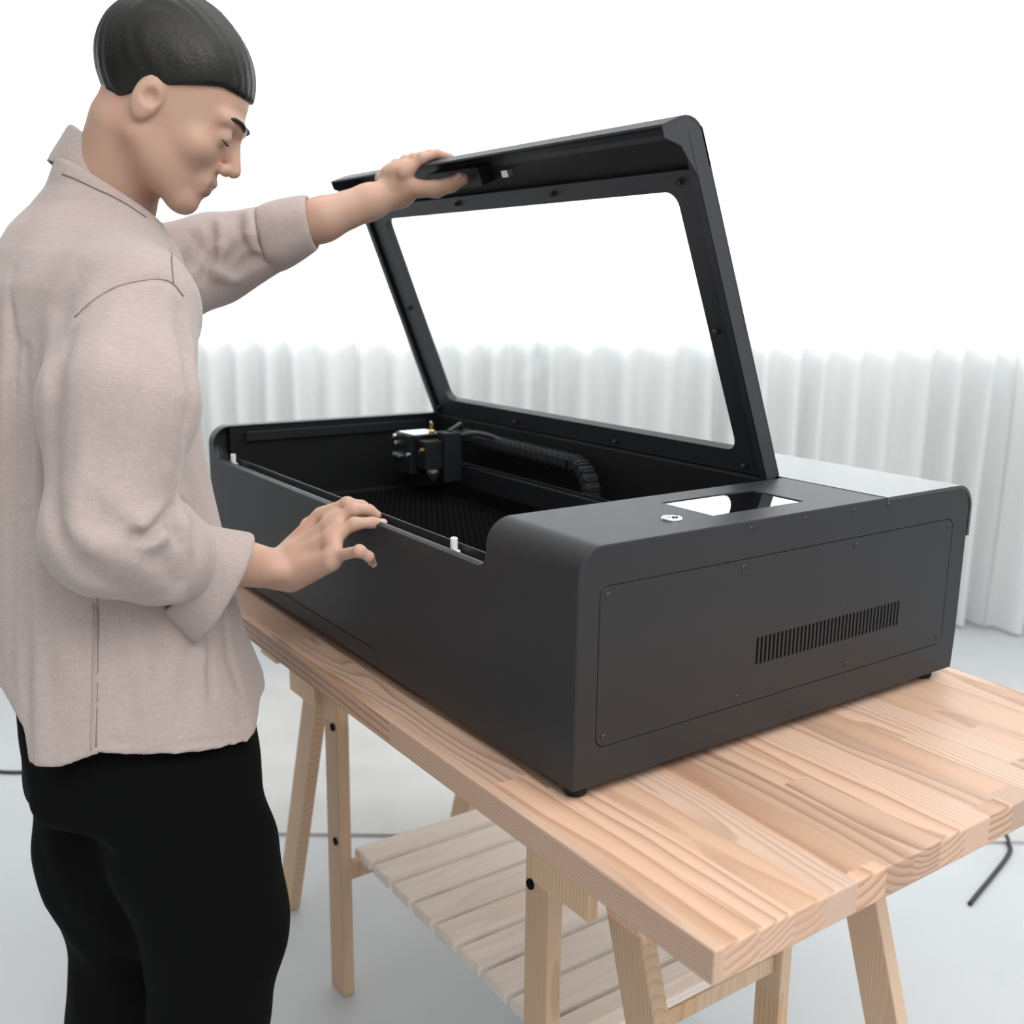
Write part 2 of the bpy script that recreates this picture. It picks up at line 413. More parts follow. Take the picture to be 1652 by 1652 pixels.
def curtain(name, a0, a1, boff, seed, label):
    rg = random.Random(seed); cols = []
    a = a0; ph = 0.0; pts = []
    while a < a1:
        w = rg.uniform(0.085, 0.16); amp = rg.uniform(0.034, 0.060); n = 14
        sk = rg.uniform(-0.25, 0.25)
        for k in range(n):
            u = k / n
            s_ = math.sin(2 * math.pi * u)
            pts.append((a + w * u + sk * w * 0.25 * math.sin(2 * math.pi * u) * 0.6, amp * (abs(s_) ** 0.8) * (1 if s_ > 0 else -1)))
        a += w
    zs = [1.75, 1.2, 0.7, 0.3, 0.0, -0.3, -0.55, FLOOR + 0.012]
    bm = bmesh.new(); rows = []
    for zi, z in enumerate(zs):
        spread = 0.75 + 0.25 * (1.75 - z) / 2.5
        row = []
        for i, (aa, bb) in enumerate(pts):
            drift = 0.012 * math.sin(aa * 9 + z * 1.5) * (1.75 - z) / 2.5
            b = 3.82 + 0.07 * (aa) + boff + bb * spread + drift
            row.append(bm.verts.new(room(aa + 0.006 * math.sin(z * 3 + aa * 21), b, z)))
        rows.append(row)
    for A, B in zip(rows, rows[1:]):
        for k in range(len(A) - 1): bm.faces.new((A[k], A[k + 1], B[k + 1], B[k]))
    ob = obj(name, bm, M['curtain'], smooth=True)
    return tag(ob, label, 'curtain')
curtain('sheer_curtain', -3.7, 1.86, 0.0, 11, 'long white sheer curtain hanging in soft pleats behind the machine')
curtain('sheer_curtain', 1.865, 4.7, -0.09, 5, 'white sheer curtain panel hanging at the right edge, past the table end')

bm = bmesh.new()
plate(bm, rrect(-0.89, 2.27, 2.4, 3.31, 0.02), [], lambda a, b, z: room(a, b, z), FLOOR, FLOOR + 0.008)
tag(obj('rug', bm, M['rug']), 'plain grey flat rug on the floor under and beyond the trestle', 'rug')

def cord(pts, label, r=0.005):
    bm = bmesh.new(); tube(bm, spline(pts, 10), r, 8)
    tag(obj('power_cord', bm, M['cord'], smooth=True), label, 'cord')
zc = FLOOR + 0.0055
cord([(-2.75, -0.75, zc), (-2.35, -0.42, zc), (-2.1, -0.24, zc), (-2.05, -0.02, zc), (-2.2, 0.22, zc)], 'dark cord lying on the pale floor behind the person')
cord([(-0.75, 1.72, zc + 0.008), (-0.50, 1.735, zc + 0.006), (-0.43, 1.70, zc + 0.004), (-0.39, 1.66, zc), (-0.36, 1.60, zc), (-0.30, 1.35, zc)], 'dark cord curving on the floor beneath the right end of the table')

# ------------------------------------------------------------------ table
TZ = -0.014
bm = bmesh.new(); bx(bm, (-1.30, -0.055, TZ - 0.033), (0.257, 0.705, TZ))
tag(obj('tabletop', bm, M['table'], bevel=0.002), 'laminated pine tabletop of glued staves, carrying the black machine', 'tabletop')

def trestle(label, xm, sgn):
    """two-legged ends: one upright leg, one leg splayed towards sgn, a beam on top, a rail low down"""
    t = tag(empty('trestle', (xm, 0.35, FLOOR)), label, 'trestle', 'pine trestles under the table')
    ztop = TZ - 0.033
    bm = bmesh.new(); bx(bm, (xm - 0.05, 0.03, ztop - 0.055), (xm + 0.05, 0.67, ztop)); obj('beam', bm, M['pine_lit'], t, bevel=0.002)
    for y, s in ((0.115, -1), (0.585, 1)):
        bm = bmesh.new(); xa = xm - sgn * 0.075
        bx(bm, (xa - 0.025, y - 0.012, FLOOR), (xa + 0.025, y + 0.012, ztop - 0.003))
        a = obj('leg', bm, M['pine_leg'], t, bevel=0.002)
        for zz in (ztop - 0.20, ztop - 0.42):
            bm = bmesh.new(); lathe(bm, [(0, 0), (0.007, 0), (0.007, 0.003), (0, 0.003)], (xa - sgn * 0.012, y - 0.0125, zz), (0, -1, 0), 14)
            obj('peg_hole', bm, M['dark'], a)
        bm = bmesh.new()
        beam(bm, (xm + sgn * 0.005, y + 0.026 * (1 if s < 0 else -1), ztop - 0.005), (xm + sgn * 0.235, y + 0.026 * (1 if s < 0 else -1), FLOOR + 0.012), 0.058, 0.024, (0, 1, 0))
        bmesh.ops.bisect_plane(bm, geom=bm.verts[:] + bm.edges[:] + bm.faces[:], plane_co=(0, 0, FLOOR), plane_no=(0, 0, -1), clear_outer=True)
        b = obj('leg', bm, M['pine_leg'], t, bevel=0.002)
        bm = bmesh.new(); bx(bm, (xm - 0.06, y - 0.030 if s < 0 else y + 0.014, ztop - 0.175), (xm + 0.05, y - 0.014 if s < 0 else y + 0.030, ztop - 0.05))
        g = obj('brace_plate', bm, M['pine_leg'], t, bevel=0.002)
        for zz in (ztop - 0.085, ztop - 0.125):
            bm = bmesh.new(); lathe(bm, [(0, 0), (0.009, 0), (0.008, 0.003), (0, 0.004)], (xm + 0.01, (y - 0.030) if s < 0 else (y + 0.030), zz), (0, s, 0), 14)
            obj('screw_cap', bm, M['whiteplastic'], g)
    if sgn < 0:
        p0 = on(1, 0.05, 433, 1050); p1 = on(1, 0.05, 458, 1069)
        bm = bmesh.new(); bx(bm, (p0[0], 0.035, p1[2]), (p1[0], 0.065, ztop - 0.002)); obj('stop_block', bm, M['pine_leg'], t, bevel=0.002)
    # low rail joining the two upright legs carries the slatted shelf
    bm = bmesh.new(); xa = xm - sgn * 0.075
    bx(bm, (xa - 0.011, 0.128, -0.555), (xa + 0.011 , 0.572, -0.525))
    obj('rail', bm, M['pine_leg'], t, bevel=0.002)
    return t
trestle('pine trestle with splayed leg, under the left end of the table beside the person', -0.885, -1)
trestle('pine trestle under the right end of the table, mostly below the machine', -0.12, 1)

# slats, strong light painted into their colour, lying across the low rails
sh = tag(empty('slatted_shelf', (-0.5, 0.35, -0.525)), 'low pine slatted shelf with painted-in brightness between the trestles, under the table', 'shelf')
for y in (0.20, 0.50):
    bm = bmesh.new(); bx(bm, (-0.80, y - 0.02, -0.525), (-0.190, y + 0.02, -0.512)); obj('batten', bm, M['pine_lit'], sh, bevel=0.001)
x = -0.772
while x < -0.20:
    bm = bmesh.new(); bx(bm, (x - 0.030, 0.14, -0.512), (x + 0.030, 0.66, -0.494))
    obj('slat', bm, M['pine_lit'], sh, bevel=0.004); x += 0.071

# ------------------------------------------------------------------ the machine
Wd, Dp, H = 1.076, 0.675, 0.26
XL, XR, YS = -1.052, -0.165, 0.49      # opening left / right, seam with the rear cover
R = 0.032
mach = tag(empty('laser_cutter', (-0.54, 0.34, TZ)), 'large charcoal laser cutter with raised glass lid, standing on the pine table', 'laser cutter')
def PX(u, v, w): return (w, u, v)       # plates in the y-z plane
def PZ(u, v, w): return (u, v, w)       # plates in the x-y plane
def PY(u, v, w): return (u, w, v)       # plates in the x-z plane

# outer sheet: front face with low cut-out, rolled top edge, decks left and right
bm = bmesh.new()
ZC, rf = 0.203, 0.018
SCR = (-0.127, 0.228, -0.0415, 0.384)    # screen window in the right deck
xs_right = [XR, SCR[0], SCR[2], 0.0]; xs_left = [-Wd, XL]
zt = H - R
front = [(-Wd, 0), (-0.99, 0)] + [(-0.99, 0.015)] + [(-0.98 + 0.010 * math.cos(a), 0.015 + 0.010 * math.sin(a)) for a in [math.radians(d) for d in (150, 120, 90)]] \
    + [(-0.442 + 0.014 * math.cos(a), 0.011 + 0.014 * math.sin(a)) for a in [math.radians(d) for d in (90, 67, 45, 22, 0)]] + [(-0.428, 0.0), (0, 0), (0, zt)]
front += [(x, zt) for x in xs_right[::-1][1:]]
front += [(XR - rf + rf * math.cos(a), ZC + rf + rf * math.sin(a)) for a in [math.radians(d) for d in (0, -22, -45, -67, -90)]]
rl = 0.022
front += [(XL + rl + rl * math.cos(a), ZC + rl + rl * math.sin(a)) for a in [math.radians(d) for d in (270, 247, 225, 202, 180)]]
front += [(XL, zt), (-Wd, zt)]
fv = [bm.verts.new((p[0], 0, p[1])) for p in front]
tri = tessellate_polygon([[Vector((p[0], p[1], 0)) for p in front]])
for t in tri: bm.faces.new([fv[i] for i in t])
arc = [(R - R * math.cos(a), zt + R * math.sin(a)) for a in [math.radians(90 * k / 8) for k in range(9)]]
def sweep(xs, path):
    rows = [[bm.verts.new((x, y, z)) for x in xs] for y, z in path]
    for A, B in zip(rows, rows[1:]):
        for k in range(len(xs) - 1): bm.faces.new((A[k], A[k + 1], B[k + 1], B[k]))
sweep(xs_right, arc); sweep(xs_left, arc)
rows = [[bm.verts.new((x, y, H)) for x in xs_right] for y in (R, SCR[1], SCR[3], YS)]
for i in range(3):
    for k in range(3):
        if i == 1 and k == 1: continue
        bm.faces.new((rows[i][k], rows[i][k + 1], rows[i + 1][k + 1], rows[i + 1][k]))
sweep(xs_left, [(R, H), (YS, H)])
bmesh.ops.remove_doubles(bm, verts=bm.verts[:], dist=1e-5)
bmesh.ops.recalc_face_normals(bm, faces=bm.faces[:])
for f in bm.faces:
    if f.normal.y > 0.5 or f.normal.z < -0.5: pass
# outward normals: front faces must look to -y
if sum(f.normal.y for f in bm.faces if abs(f.normal.y) > 0.9) > 0: bmesh.ops.reverse_faces(bm, faces=bm.faces[:])
me = bpy.data.meshes.new('outer_shell'); bm.to_mesh(me); bm.free(); me.materials.append(M['paint'])
me.polygons.foreach_set('use_smooth', [True] * len(me.polygons))
shell = bpy.data.objects.new('outer_shell', me); COL.objects.link(shell); parent(shell, mach)
sd = shell.modifiers.new('sheet', 'SOLIDIFY'); sd.thickness = 0.003; sd.offset = -1
bv = shell.modifiers.new('bevel', 'BEVEL'); bv.width = 0.0007; bv.segments = 2; bv.limit_method = 'ANGLE'; bv.angle_limit = 1.0
wn_ = shell.modifiers.new('wn', 'WEIGHTED_NORMAL')

# flap low on the front
bm = bmesh.new()
plate(bm, rrect(-0.988, 0.0005, -0.4295, 0.0235, (0.0005, 0.0005, 0.013, 0.008)), [], PY, 0.0006, 0.003)
obj('front_flap', bm, M['paint'], mach, bevel=0.0004)
bm = bmesh.new(); bx(bm, (-1.0, 0.0035, 0.001), (-0.42, 0.006, 0.03)); obj('flap_recess', bm, M['dark'], mach)

# rolled sill along the cut-out, channel and inner lip
bm = bmesh.new()
prof = [(0.0006, -0.014)] + [(0.0075 - 0.0075 * math.cos(a), -0.004 + 0.006 * math.sin(a)) for a in [math.radians(d) for d in (0, 20, 40, 60, 80, 100)]] + [(0.013, -0.003), (0.0265, -0.006), (0.0265, -0.014)]
rp = [(XL, 0.226, 1, 0)] + [(XL + rl + rl * math.cos(a), ZC + rl + rl * math.sin(a), -math.cos(a), -math.sin(a)) for a in [math.radians(d) for d in (180, 195, 210, 225, 240, 255, 270)]] \
    + [(XR - rf + rf * math.cos(a), ZC + rf + rf * math.sin(a), -math.cos(a), -math.sin(a)) for a in [math.radians(d) for d in (-90, -75, -60, -45, -30, -15, 0)]] + [(XR, 0.226, -1, 0)]
rows = [[bm.verts.new((x + nx_ * off, y, z + nz_ * off)) for y, off in prof] for x, z, nx_, nz_ in rp]
for A, B in zip(rows, rows[1:]):
    for k in range(len(prof)):
        bm.faces.new((A[k], A[(k + 1) % len(prof)], B[(k + 1) % len(prof)], B[k]))
bm.faces.new(rows[0]); bm.faces.new(rows[-1][::-1])
obj('front_sill', bm, M['paint'], mach, smooth=True).modifiers.new('wn', 'WEIGHTED_NORMAL')
bm = bmesh.new(); bx(bm, (XL + 0.001, 0.003, ZC - 0.02), (XR - 0.0005, 0.027, ZC - 0.007)); obj('sill_channel', bm, M['paint'], mach)
bm = bmesh.new(); bx(bm, (XL + 0.001, 0.0285, 0.118), (XR + 0.002, 0.0310, ZC + 0.004))
obj('inner_lip', bm, M['paint'], mach, bevel=0.0006)
for nm, px_ in (('locating_pin', (733, 893)), ('locating_pin', (377, 745))):
    p = on(1, 0.018, *px_); bm = bmesh.new()
    lathe(bm, [(0, -0.002), (0.0078, -0.002), (0.0078, 0.001), (0.0045, 0.0015), (0.0045, 0.0165), (0.0038, 0.0175), (0.003, 0.0175), (0.003, 0.014), (0, 0.014)], (p[0], 0.0175, ZC - 0.004), n=20)
    q = obj(nm, bm, M['whiteplastic'], mach, smooth=False)

# right side plate with the access panel opening, left side plate, base
prof_side = [(0.001, 0.0), (0.672, 0.0), (0.675, 0.05), (0.676, 0.185), (0.676, zt)] + \
    [(0.676 - R + R * math.sin(a) * 1.0, zt + (R - 0.001) * math.cos(a)) for a in [math.radians(d) for d in (75, 60, 45, 30, 15, 0)]] + \
    [(R + 0.001 - R * math.sin(a), zt + (R - 0.001) * math.cos(a)) for a in [math.radians(d) for d in (0, 15, 30, 45, 60, 75, 90)]]
PNL = (0.0285, 0.0405, 0.6425, 0.2165)
bm = bmesh.new()
plate(bm, prof_side, [rrect(*PNL, 0.013)], PX, -0.004, 0.0004)
obj('side_plate', bm, M['paint'], mach, bevel=0.0009)
bm = bmesh.new()
plate(bm, [(y, z) for y, z in prof_side], [], PX, -Wd, -Wd + 0.003)
obj('side_plate', bm, M['paint'], mach, bevel=0.0009)
bm = bmesh.new(); g = 0.0009; slots = []
ns = 39
for k in range(ns):
    y = 0.2695 + (0.5365 - 0.2695) * k / (ns - 1)
    slots.append(rrect(y - 0.0017, 0.0845, y + 0.0017, 0.1185, 0.00165, 3))
plate(bm, rrect(PNL[0] + g, PNL[1] + g, PNL[2] - g, PNL[3] - g, 0.0122), slots, PX, -0.0035, 0.0003)
panel = obj('access_panel', bm, M['paint'], mach, bevel=0.0003, seg=1)
bm = bmesh.new(); bx(bm, (-0.03, 0.015, 0.02), (-0.012, 0.66, 0.23)); obj('panel_backing', bm, M['dark'], mach)
def screw(y, z, par, r=0.0038):
    bm = bmesh.new()
    lathe(bm, [(0, 0.0002), (r * 0.45, 0.0002), (r * 0.5, 0.0009), (r * 0.85, 0.0009), (r, 0.0004), (r, -0.001)], (0.0004, y, z), (1, 0, 0), 18)
    obj('screw', bm, M['screw'], par)
for y in (0.040, 0.239, 0.438, 0.634):
    screw(y, 0.206, panel); screw(y, 0.0515, panel)
for y in (0.247, 0.338, 0.429, 0.496): screw(y, 0.2505, mach, 0.0034)
bm = bmesh.new(); bx(bm, (-Wd + 0.003, 0.003, 0.0005), (-0.004, 0.67, 0.004)); obj('base_plate', bm, M['dark'], mach)
bm = bmesh.new(); bx(bm, (-Wd + 0.003, 0.671, 0.004), (-0.004, 0.6735, 0.20)); obj('back_plate', bm, M['paint'], mach)

# rear cover: rolled over the back edge, slightly proud of the body
bm = bmesh.new()
R2 = 0.034; yb = 0.682
path = [(YS + 0.0015, H - 0.006), (YS + 0.0015, H + 0.0005)] + [(yb - R2 + R2 * math.sin(a), H + 0.0005 - R2 + R2 * math.cos(a)) for a in [math.radians(90 * k / 8) for k in range(9)]] + [(yb, 0.188), (0.6775, 0.188)]
inner = [(0.6775, H - R2)] + [(yb - R2 + (R2 - 0.004) * math.sin(a), H - R2 + (R2 - 0.004) * math.cos(a)) for a in [math.radians(90 * k / 6) for k in range(6, -1, -1)]] + [(YS + 0.006, H - 0.004), (YS + 0.006, H - 0.006)]
plate(bm, path + inner, [], PX, -Wd - 0.0005, 0.0009)
obj('rear_cover', bm, M['paint_rear'], mach, bevel=0.0008)

for x, y in ((-0.020, 0.020), (-0.022, 0.640), (-Wd + 0.022, 0.020), (-Wd + 0.022, 0.640)):
    bm = bmesh.new(); lathe(bm, [(0, TZ), (0.0115, TZ), (0.013, TZ + 0.003), (0.013, 0.001), (0, 0.001)], (x, y, 0), n=24)
    obj('rubber_foot', bm, M['rubber'], mach)

# cavity
bm = bmesh.new()
BED = 0.116
bx(bm, (XL - 0.004, 0.031, 0.06), (XL + 0.002, 0.47, H - 0.004))      # left wall
obj('cavity_wall', bm, M['inner'], mach)
bm = bmesh.new(); bx(bm, (XR + 0.002, 0.034, 0.06), (XR + 0.006, 0.47, H - 0.0045)); obj('cavity_wall', bm, M['inner'], mach)
bm = bmesh.new(); bx(bm, (XL, 0.468, 0.06), (XR, 0.472, H - 0.006)); obj('cavity_wall', bm, M['inner'], mach)
bm = bmesh.new(); bx(bm, (XL + 0.002, 0.032, 0.09), (XR + 0.002, 0.468, 0.096)); obj('cavity_floor', bm, M['inner'], mach)
bm = bmesh.new(); bx(bm, (XL + 0.002, 0.032, BED - 0.004), (XL + 0.022, 0.46, BED + 0.003)); obj('bed_ledge', bm, M['black'], mach, bevel=0.001)
bm = bmesh.new(); bx(bm, (XL + 0.003, 0.06, H - 0.03), (XL + 0.008, 0.44, H - 0.012)); obj('wall_flange', bm, M['black'], mach, bevel=0.001)
# honeycomb cutting bed: thin hexagonal walls
bm = bmesh.new(); cell = 0.0065; s3 = math.sqrt(3)
nx = int(0.86 / (1.5 * cell)); ny = int(0.36 / (s3 * cell))
for i in range(nx):
    for j in range(ny):
        cx = -1.02 + 1.5 * cell * i; cy = 0.045 + s3 * cell * (j + 0.5 * (i % 2))
        p = [(cx + cell * math.cos(math.radians(60 * k)), cy + cell * math.sin(math.radians(60 * k))) for k in range(4)]
        for a, b in zip(p, p[1:]):
            v = [bm.verts.new((a[0], a[1], BED - 0.012)), bm.verts.new((b[0], b[1], BED - 0.012)), bm.verts.new((b[0], b[1], BED)), bm.verts.new((a[0], a[1], BED))]
            bm.faces.new(v)
M['comb'] = simple('honeycomb_black', (0.009, 0.0095, 0.010), 0.4, spec=0.35)
obj('honeycomb_bed', bm, M['comb'], mach)
# gantry rail with toothed belt
bm = bmesh.new(); bx(bm, (XL + 0.01, 0.388, 0.150), (XR - 0.005, 0.412, 0.190))
rail = obj('gantry_rail', bm, M['black'], mach, bevel=0.002)
bm = bmesh.new()
for k in range(150):
    x0 = XL + 0.03 + k * 0.0056
    bx(bm, (x0, 0.390, 0.1905), (x0 + 0.0028, 0.397, 0.1935))
bx(bm, (XL + 0.03, 0.390, 0.1895), (XL + 0.03 + 150 * 0.0056, 0.397, 0.1912))
obj('toothed_belt', bm, M['comb'], rail)
# cable chain: top run, bend, lower run, as hinged links
links = []
for k in range(23): links.append((-0.90 + 0.0155 * k, 0.234 - 0.0002 * k, 0.0))
xc, zc_ = -0.560, 0.2295 - 0.05
for k in range(11): 
    a = math.pi / 2 - math.pi * (k + 0.5) / 11
    links.append((xc + 0.05 * math.cos(a), zc_ + 0.05 * math.sin(a), a - math.pi / 2))
for k in range(6): links.append((xc - 0.0155 * (k + 0.5), zc_ - 0.05, math.pi))
bm = bmesh.new()
for x, z, a in links:
    d = Vector((math.cos(a), 0, math.sin(a))); n_ = Vector((-math.sin(a), 0, math.cos(a))); p = Vector((x, 0.436, z))
    beam(bm, p - d * 0.0068, p + d * 0.0068, 0.022, 0.020, n_)
    beam(bm, p - d * 0.009, p + d * 0.003, 0.027, 0.014, n_)
    beam(bm, p - d * 0.002, p + d * 0.002, 0.023, 0.0245, n_)
M['chain'] = simple('chain_plastic', (0.022, 0.024, 0.028), 0.4, spec=0.5)
obj('cable_chain', bm, M['chain'], mach, bevel=0.0008, seg=1)
# laser head on the rail
head = bmesh.new(); hx, hy = -0.885, 0.335
bx(head, (hx - 0.050, hy - 0.03, 0.172), (hx + 0.012, hy + 0.035, 0.2445))
bx(head, (hx + 0.012, hy - 0.020, 0.185), (hx + 0.050, hy + 0.052, 0.238))
bx(head, (hx + 0.028, hy + 0.015, 0.160), (hx + 0.058, hy + 0.052, 0.252))
hd = obj('laser_head', head, M['black'], mach, bevel=0.002)
bm = bmesh.new(); plate(bm, rrect(hx - 0.038, hy - 0.028, hx + 0.020, hy + 0.030, 0.003), [], PZ, 0.2445, 0.2475); obj('mirror_cover', bm, M['alu'], hd, bevel=0.0005)
bm = bmesh.new(); lathe(bm, [(0, 0), (0.011, 0), (0.012, -0.008), (0.004, -0.024), (0.0025, -0.025), (0, -0.025)], (hx + 0.050, hy - 0.006, 0.186), n=18); obj('nozzle', bm, M['screw'], hd, smooth=True)
bm = bmesh.new(); lathe(bm, [(0, 0), (0.005, 0), (0.0055, 0.002), (0.0055, 0.008), (0.0035, 0.010), (0.0035, 0.018), (0, 0.018)], (hx + 0.026, hy + 0.006, 0.2455), n=16); obj('brass_knob', bm, M['brass'], hd)
bm = bmesh.new(); lathe(bm, [(0, 0), (0.0042, 0), (0.0042, 0.006), (0, 0.007)], (hx + 0.040, hy - 0.020, 0.221), (0, -1, 0), 16); obj('brass_knob', bm, M['brass'], hd)
for dx, dz in ((-0.043, 0.238), (-0.036, 0.226), (-0.044, 0.204), (-0.033, 0.204), (-0.022, 0.203), (0.008, 0.209)):
    bm = bmesh.new(); lathe(bm, [(0, 0), (0.0042, 0), (0.0042, 0.005), (0.002, 0.006), (0, 0.005)], (hx + dx, hy - 0.030, dz), (0, -1, 0), 14); obj('adjusting_screw', bm, M['steel'], hd)
bm = bmesh.new(); tube(bm, spline([(hx + 0.045, hy + 0.03, 0.252), (hx + 0.035, hy + 0.06, 0.262), (hx + 0.0, hy + 0.085, 0.256), (hx - 0.02, hy + 0.1, 0.240)]), 0.004, 8); obj('air_hose', bm, M['chain'], hd, smooth=True)
bm = bmesh.new(); tube(bm, spline([(hx + 0.055, hy + 0.05, 0.245), (hx + 0.075, hy + 0.07, 0.250), (hx + 0.095, hy + 0.09, 0.246), (hx + 0.12, hy + 0.10, 0.238)]), 0.0045, 8); obj('air_hose', bm, M['chain'], hd, smooth=True)
# screws on the cavity's left wall near the hinge
bm = bmesh.new(); lathe(bm, [(0, 0), (0.004, 0), (0.004, 0.004), (0.002, 0.005), (0, 0.004)], (XL + 0.002, 0.452, 0.240), (1, 0, 0), 14); obj('screw', bm, M['steel'], mach)

# touch screen and power button on the right deck
bm = bmesh.new(); bx(bm, (SCR[0] - 0.004, SCR[1] - 0.004, H - 0.006), (SCR[2] + 0.004, SCR[3] + 0.004, H - 0.0045)); obj('screen_bezel', bm, M['dark'], mach)
bm = bmesh.new(); bx(bm, (SCR[0] + 0.0006, SCR[1] + 0.0006, H - 0.0045), (SCR[2] - 0.0006, SCR[3] - 0.0006, H - 0.0012)); obj('touch_screen', bm, M['screen'], mach)
bm = bmesh.new(); lathe(bm, [(0.0, -0.001), (0.0122, -0.001), (0.0122, 0.0012), (0.0112, 0.0026), (0.0098, 0.003), (0.0090, 0.0022), (0.0085, 0.0022), (0.006, 0.0040), (0.0, 0.0045)], (-0.052, 0.174, H), n=32)
obj('power_button', bm, M['chrome'], mach, smooth=True)

# ---- lid
LH = np.array([0.0, 0.482, H - 0.003]); LL = np.array([0, -0.378, 0.9258]); LN = np.array([0, -0.9258, -0.378])
def LP(x, s, n): p = LH + s * LL + n * LN; return (x, p[1], p[2])
lx0, lx1, SL = -1.060, -0.172, 0.478
bm = bmesh.new()
WIN = (-0.998, 0.040, -0.2245, 0.407)
# outer sheet, thin, with window opening
plate(bm, rrect(lx0, 0.0, lx1, SL, 0.003), [rrect(WIN[0] - 0.004, WIN[1] - 0.004, WIN[2] + 0.004, WIN[3] + 0.004, 0.022)], LP, -0.010, -0.007)
# folded rim round the sheet, deep at the front edge
def rim(x0, s0, x1, s1, n0, n1): plate(bm, [(x0, s0), (x1, s0), (x1, s1), (x0, s1)], [], LP, n0, n1)
rim(lx0, 0.0, lx0 + 0.0025, SL, -0.0075, 0.014); rim(lx1 - 0.0025, 0.0, lx1, SL, -0.0075, 0.014)
rim(lx0, 0.0, lx1, 0.0025, -0.0075, 0.012)
# in-turned flange of the rim
rim(lx0 + 0.001, 0.001, lx0 + 0.013, SL, 0.0115, 0.014); rim(lx1 - 0.013, 0.001, lx1 - 0.001, SL, 0.0115, 0.014)
lid = obj('lid', bm, M['lid'], mach, bevel=0.001)
bm = bmesh.new()   # front skirt, rolled like the body edge
ra = 0.030; outer = [(SL - ra - 0.02, -0.010), (SL + 0.0 - ra + 0.02, -0.010)] + [(SL - 0.010 + ra * 0 + (ra) * math.sin(a) - 0.0, -0.010 + ra - ra * math.cos(a)) for a in [math.radians(d) for d in (15, 30, 45, 60, 75, 90)]] + [(SL + 0.020, 0.052)]
innr = [(SL + 0.017, 0.052)] + [(SL - 0.010 + (ra - 0.003) * math.sin(a), -0.010 + ra - (ra - 0.003) * math.cos(a)) for a in [math.radians(d) for d in (90, 75, 60, 45, 30, 15, 0)]] + [(SL - ra - 0.02, -0.007)]
plate(bm, outer + innr, [], lambda s, n, x: LP(x, s, n), lx0, lx1)
for xx in (lx0, lx1 - 0.0025): plate(bm, [(SL - 0.055, -0.0095), (SL - 0.010, -0.0095)] + outer[2:] + [(SL + 0.004, 0.052), (SL - 0.012, 0.030), (SL - 0.055, 0.0138)], [], lambda s, n, x: LP(x, s, n), xx + 0.0005, xx + 0.0020)
skirt = obj('lid_skirt', bm, M['lid'], lid, bevel=0.0006)
bm = bmesh.new()   # inner frame plate round the window
plate(bm, rrect(lx0 + 0.018, 0.006, lx1 - 0.018, 0.432, 0.004), [rrect(*WIN, 0.020)], LP, 0.002, 0.0065)
plate(bm, rrect(WIN[0] - 0.003, WIN[1] - 0.003, WIN[2] + 0.003, WIN[3] + 0.003, 0.021), [rrect(*WIN, 0.020)], LP, -0.0072, 0.0025)
obj('inner_frame', bm, M['lid'], lid, bevel=0.0008)
bm = bmesh.new(); plate(bm, rrect(WIN[0] - 0.002, WIN[1] - 0.002, WIN[2] + 0.002, WIN[3] + 0.002, 0.021), [], LP, -0.0035, -0.0015)
obj('window_pane', bm, M['glass'], lid)
axis_n = tuple(LN)
for x, s in ((-0.211, 0.419), (-0.470, 0.421), (-0.728, 0.4215), (-0.985, 0.420), (-0.207, 0.222), (-1.017, 0.233), (-0.213, 0.021), (-0.489, 0.0205), (-0.768, 0.0215), (-1.035, 0.022)):
    bm = bmesh.new(); lathe(bm, [(0, 0.006), (0.0055, 0.006), (0.0055, 0.0075), (0.0035, 0.0078), (0.0035, 0.013), (0.0022, 0.0145), (0.0015, 0.013), (0, 0.013)], LP(x, s, 0), axis_n, 16)
    obj('screw', bm, M['screw'], lid)
bm = bmesh.new(); plate(bm, rrect(-0.785, 0.447, -0.625, 0.476, 0.005), [], LP, -0.006, 0.018)
obj('handle', bm, M['black'], lid, bevel=0.003)
bm = bmesh.new(); plate(bm, rrect(-0.588, 0.452, -0.572, 0.462, 0.0006), [], LP, -0.006, 0.004)
obj('magnet', bm, M['alu'], lid, bevel=0.0005)
for x in (-0.95, -0.62, -0.29):
    bm = bmesh.new(); lathe(bm, [(0, -0.04), (0.006, -0.04), (0.006, 0.04), (0, 0.04)], (x, 0.483, H - 0.008), (1, 0, 0), 16)
    obj('hinge', bm, M['screw'], mach, smooth=False)
# ------------------------------------------------------------------ person: bodies from signed distance fields
def cone(P, a, b, ra, rb):
    a = np.asarray(a); b = np.asarray(b); ab = b - a
    t = np.clip(((P - a) @ ab) / (ab @ ab), 0, 1)
    return np.linalg.norm(P - a - t[:, None] * ab, axis=1) - (ra + t * (rb - ra))
def chain(P, pts, rs, k=0.01):
    d = None
    for i in range(len(pts) - 1):
        e_ = cone(P, pts[i], pts[i + 1], rs[i], rs[i + 1])
        d = e_ if d is None else smin(d, e_, k)
    return d
def ell(P, c, r, ax=None):
    q = P - np.asarray(c)
    if ax is not None: q = q @ np.asarray(ax).T
    r = np.asarray(r)
    k0 = np.linalg.norm(q / r, axis=1); k1 = np.linalg.norm(q / (r * r), axis=1) + 1e-9
    return k0 * (k0 - 1) / k1
def smin(a, b, k):
    h = np.clip(0.5 + 0.5 * (b - a) / k, 0, 1)
    return b + (a - b) * h - k * h * (1 - h)
def smax(a, b, k): return -smin(-a, -b, k)

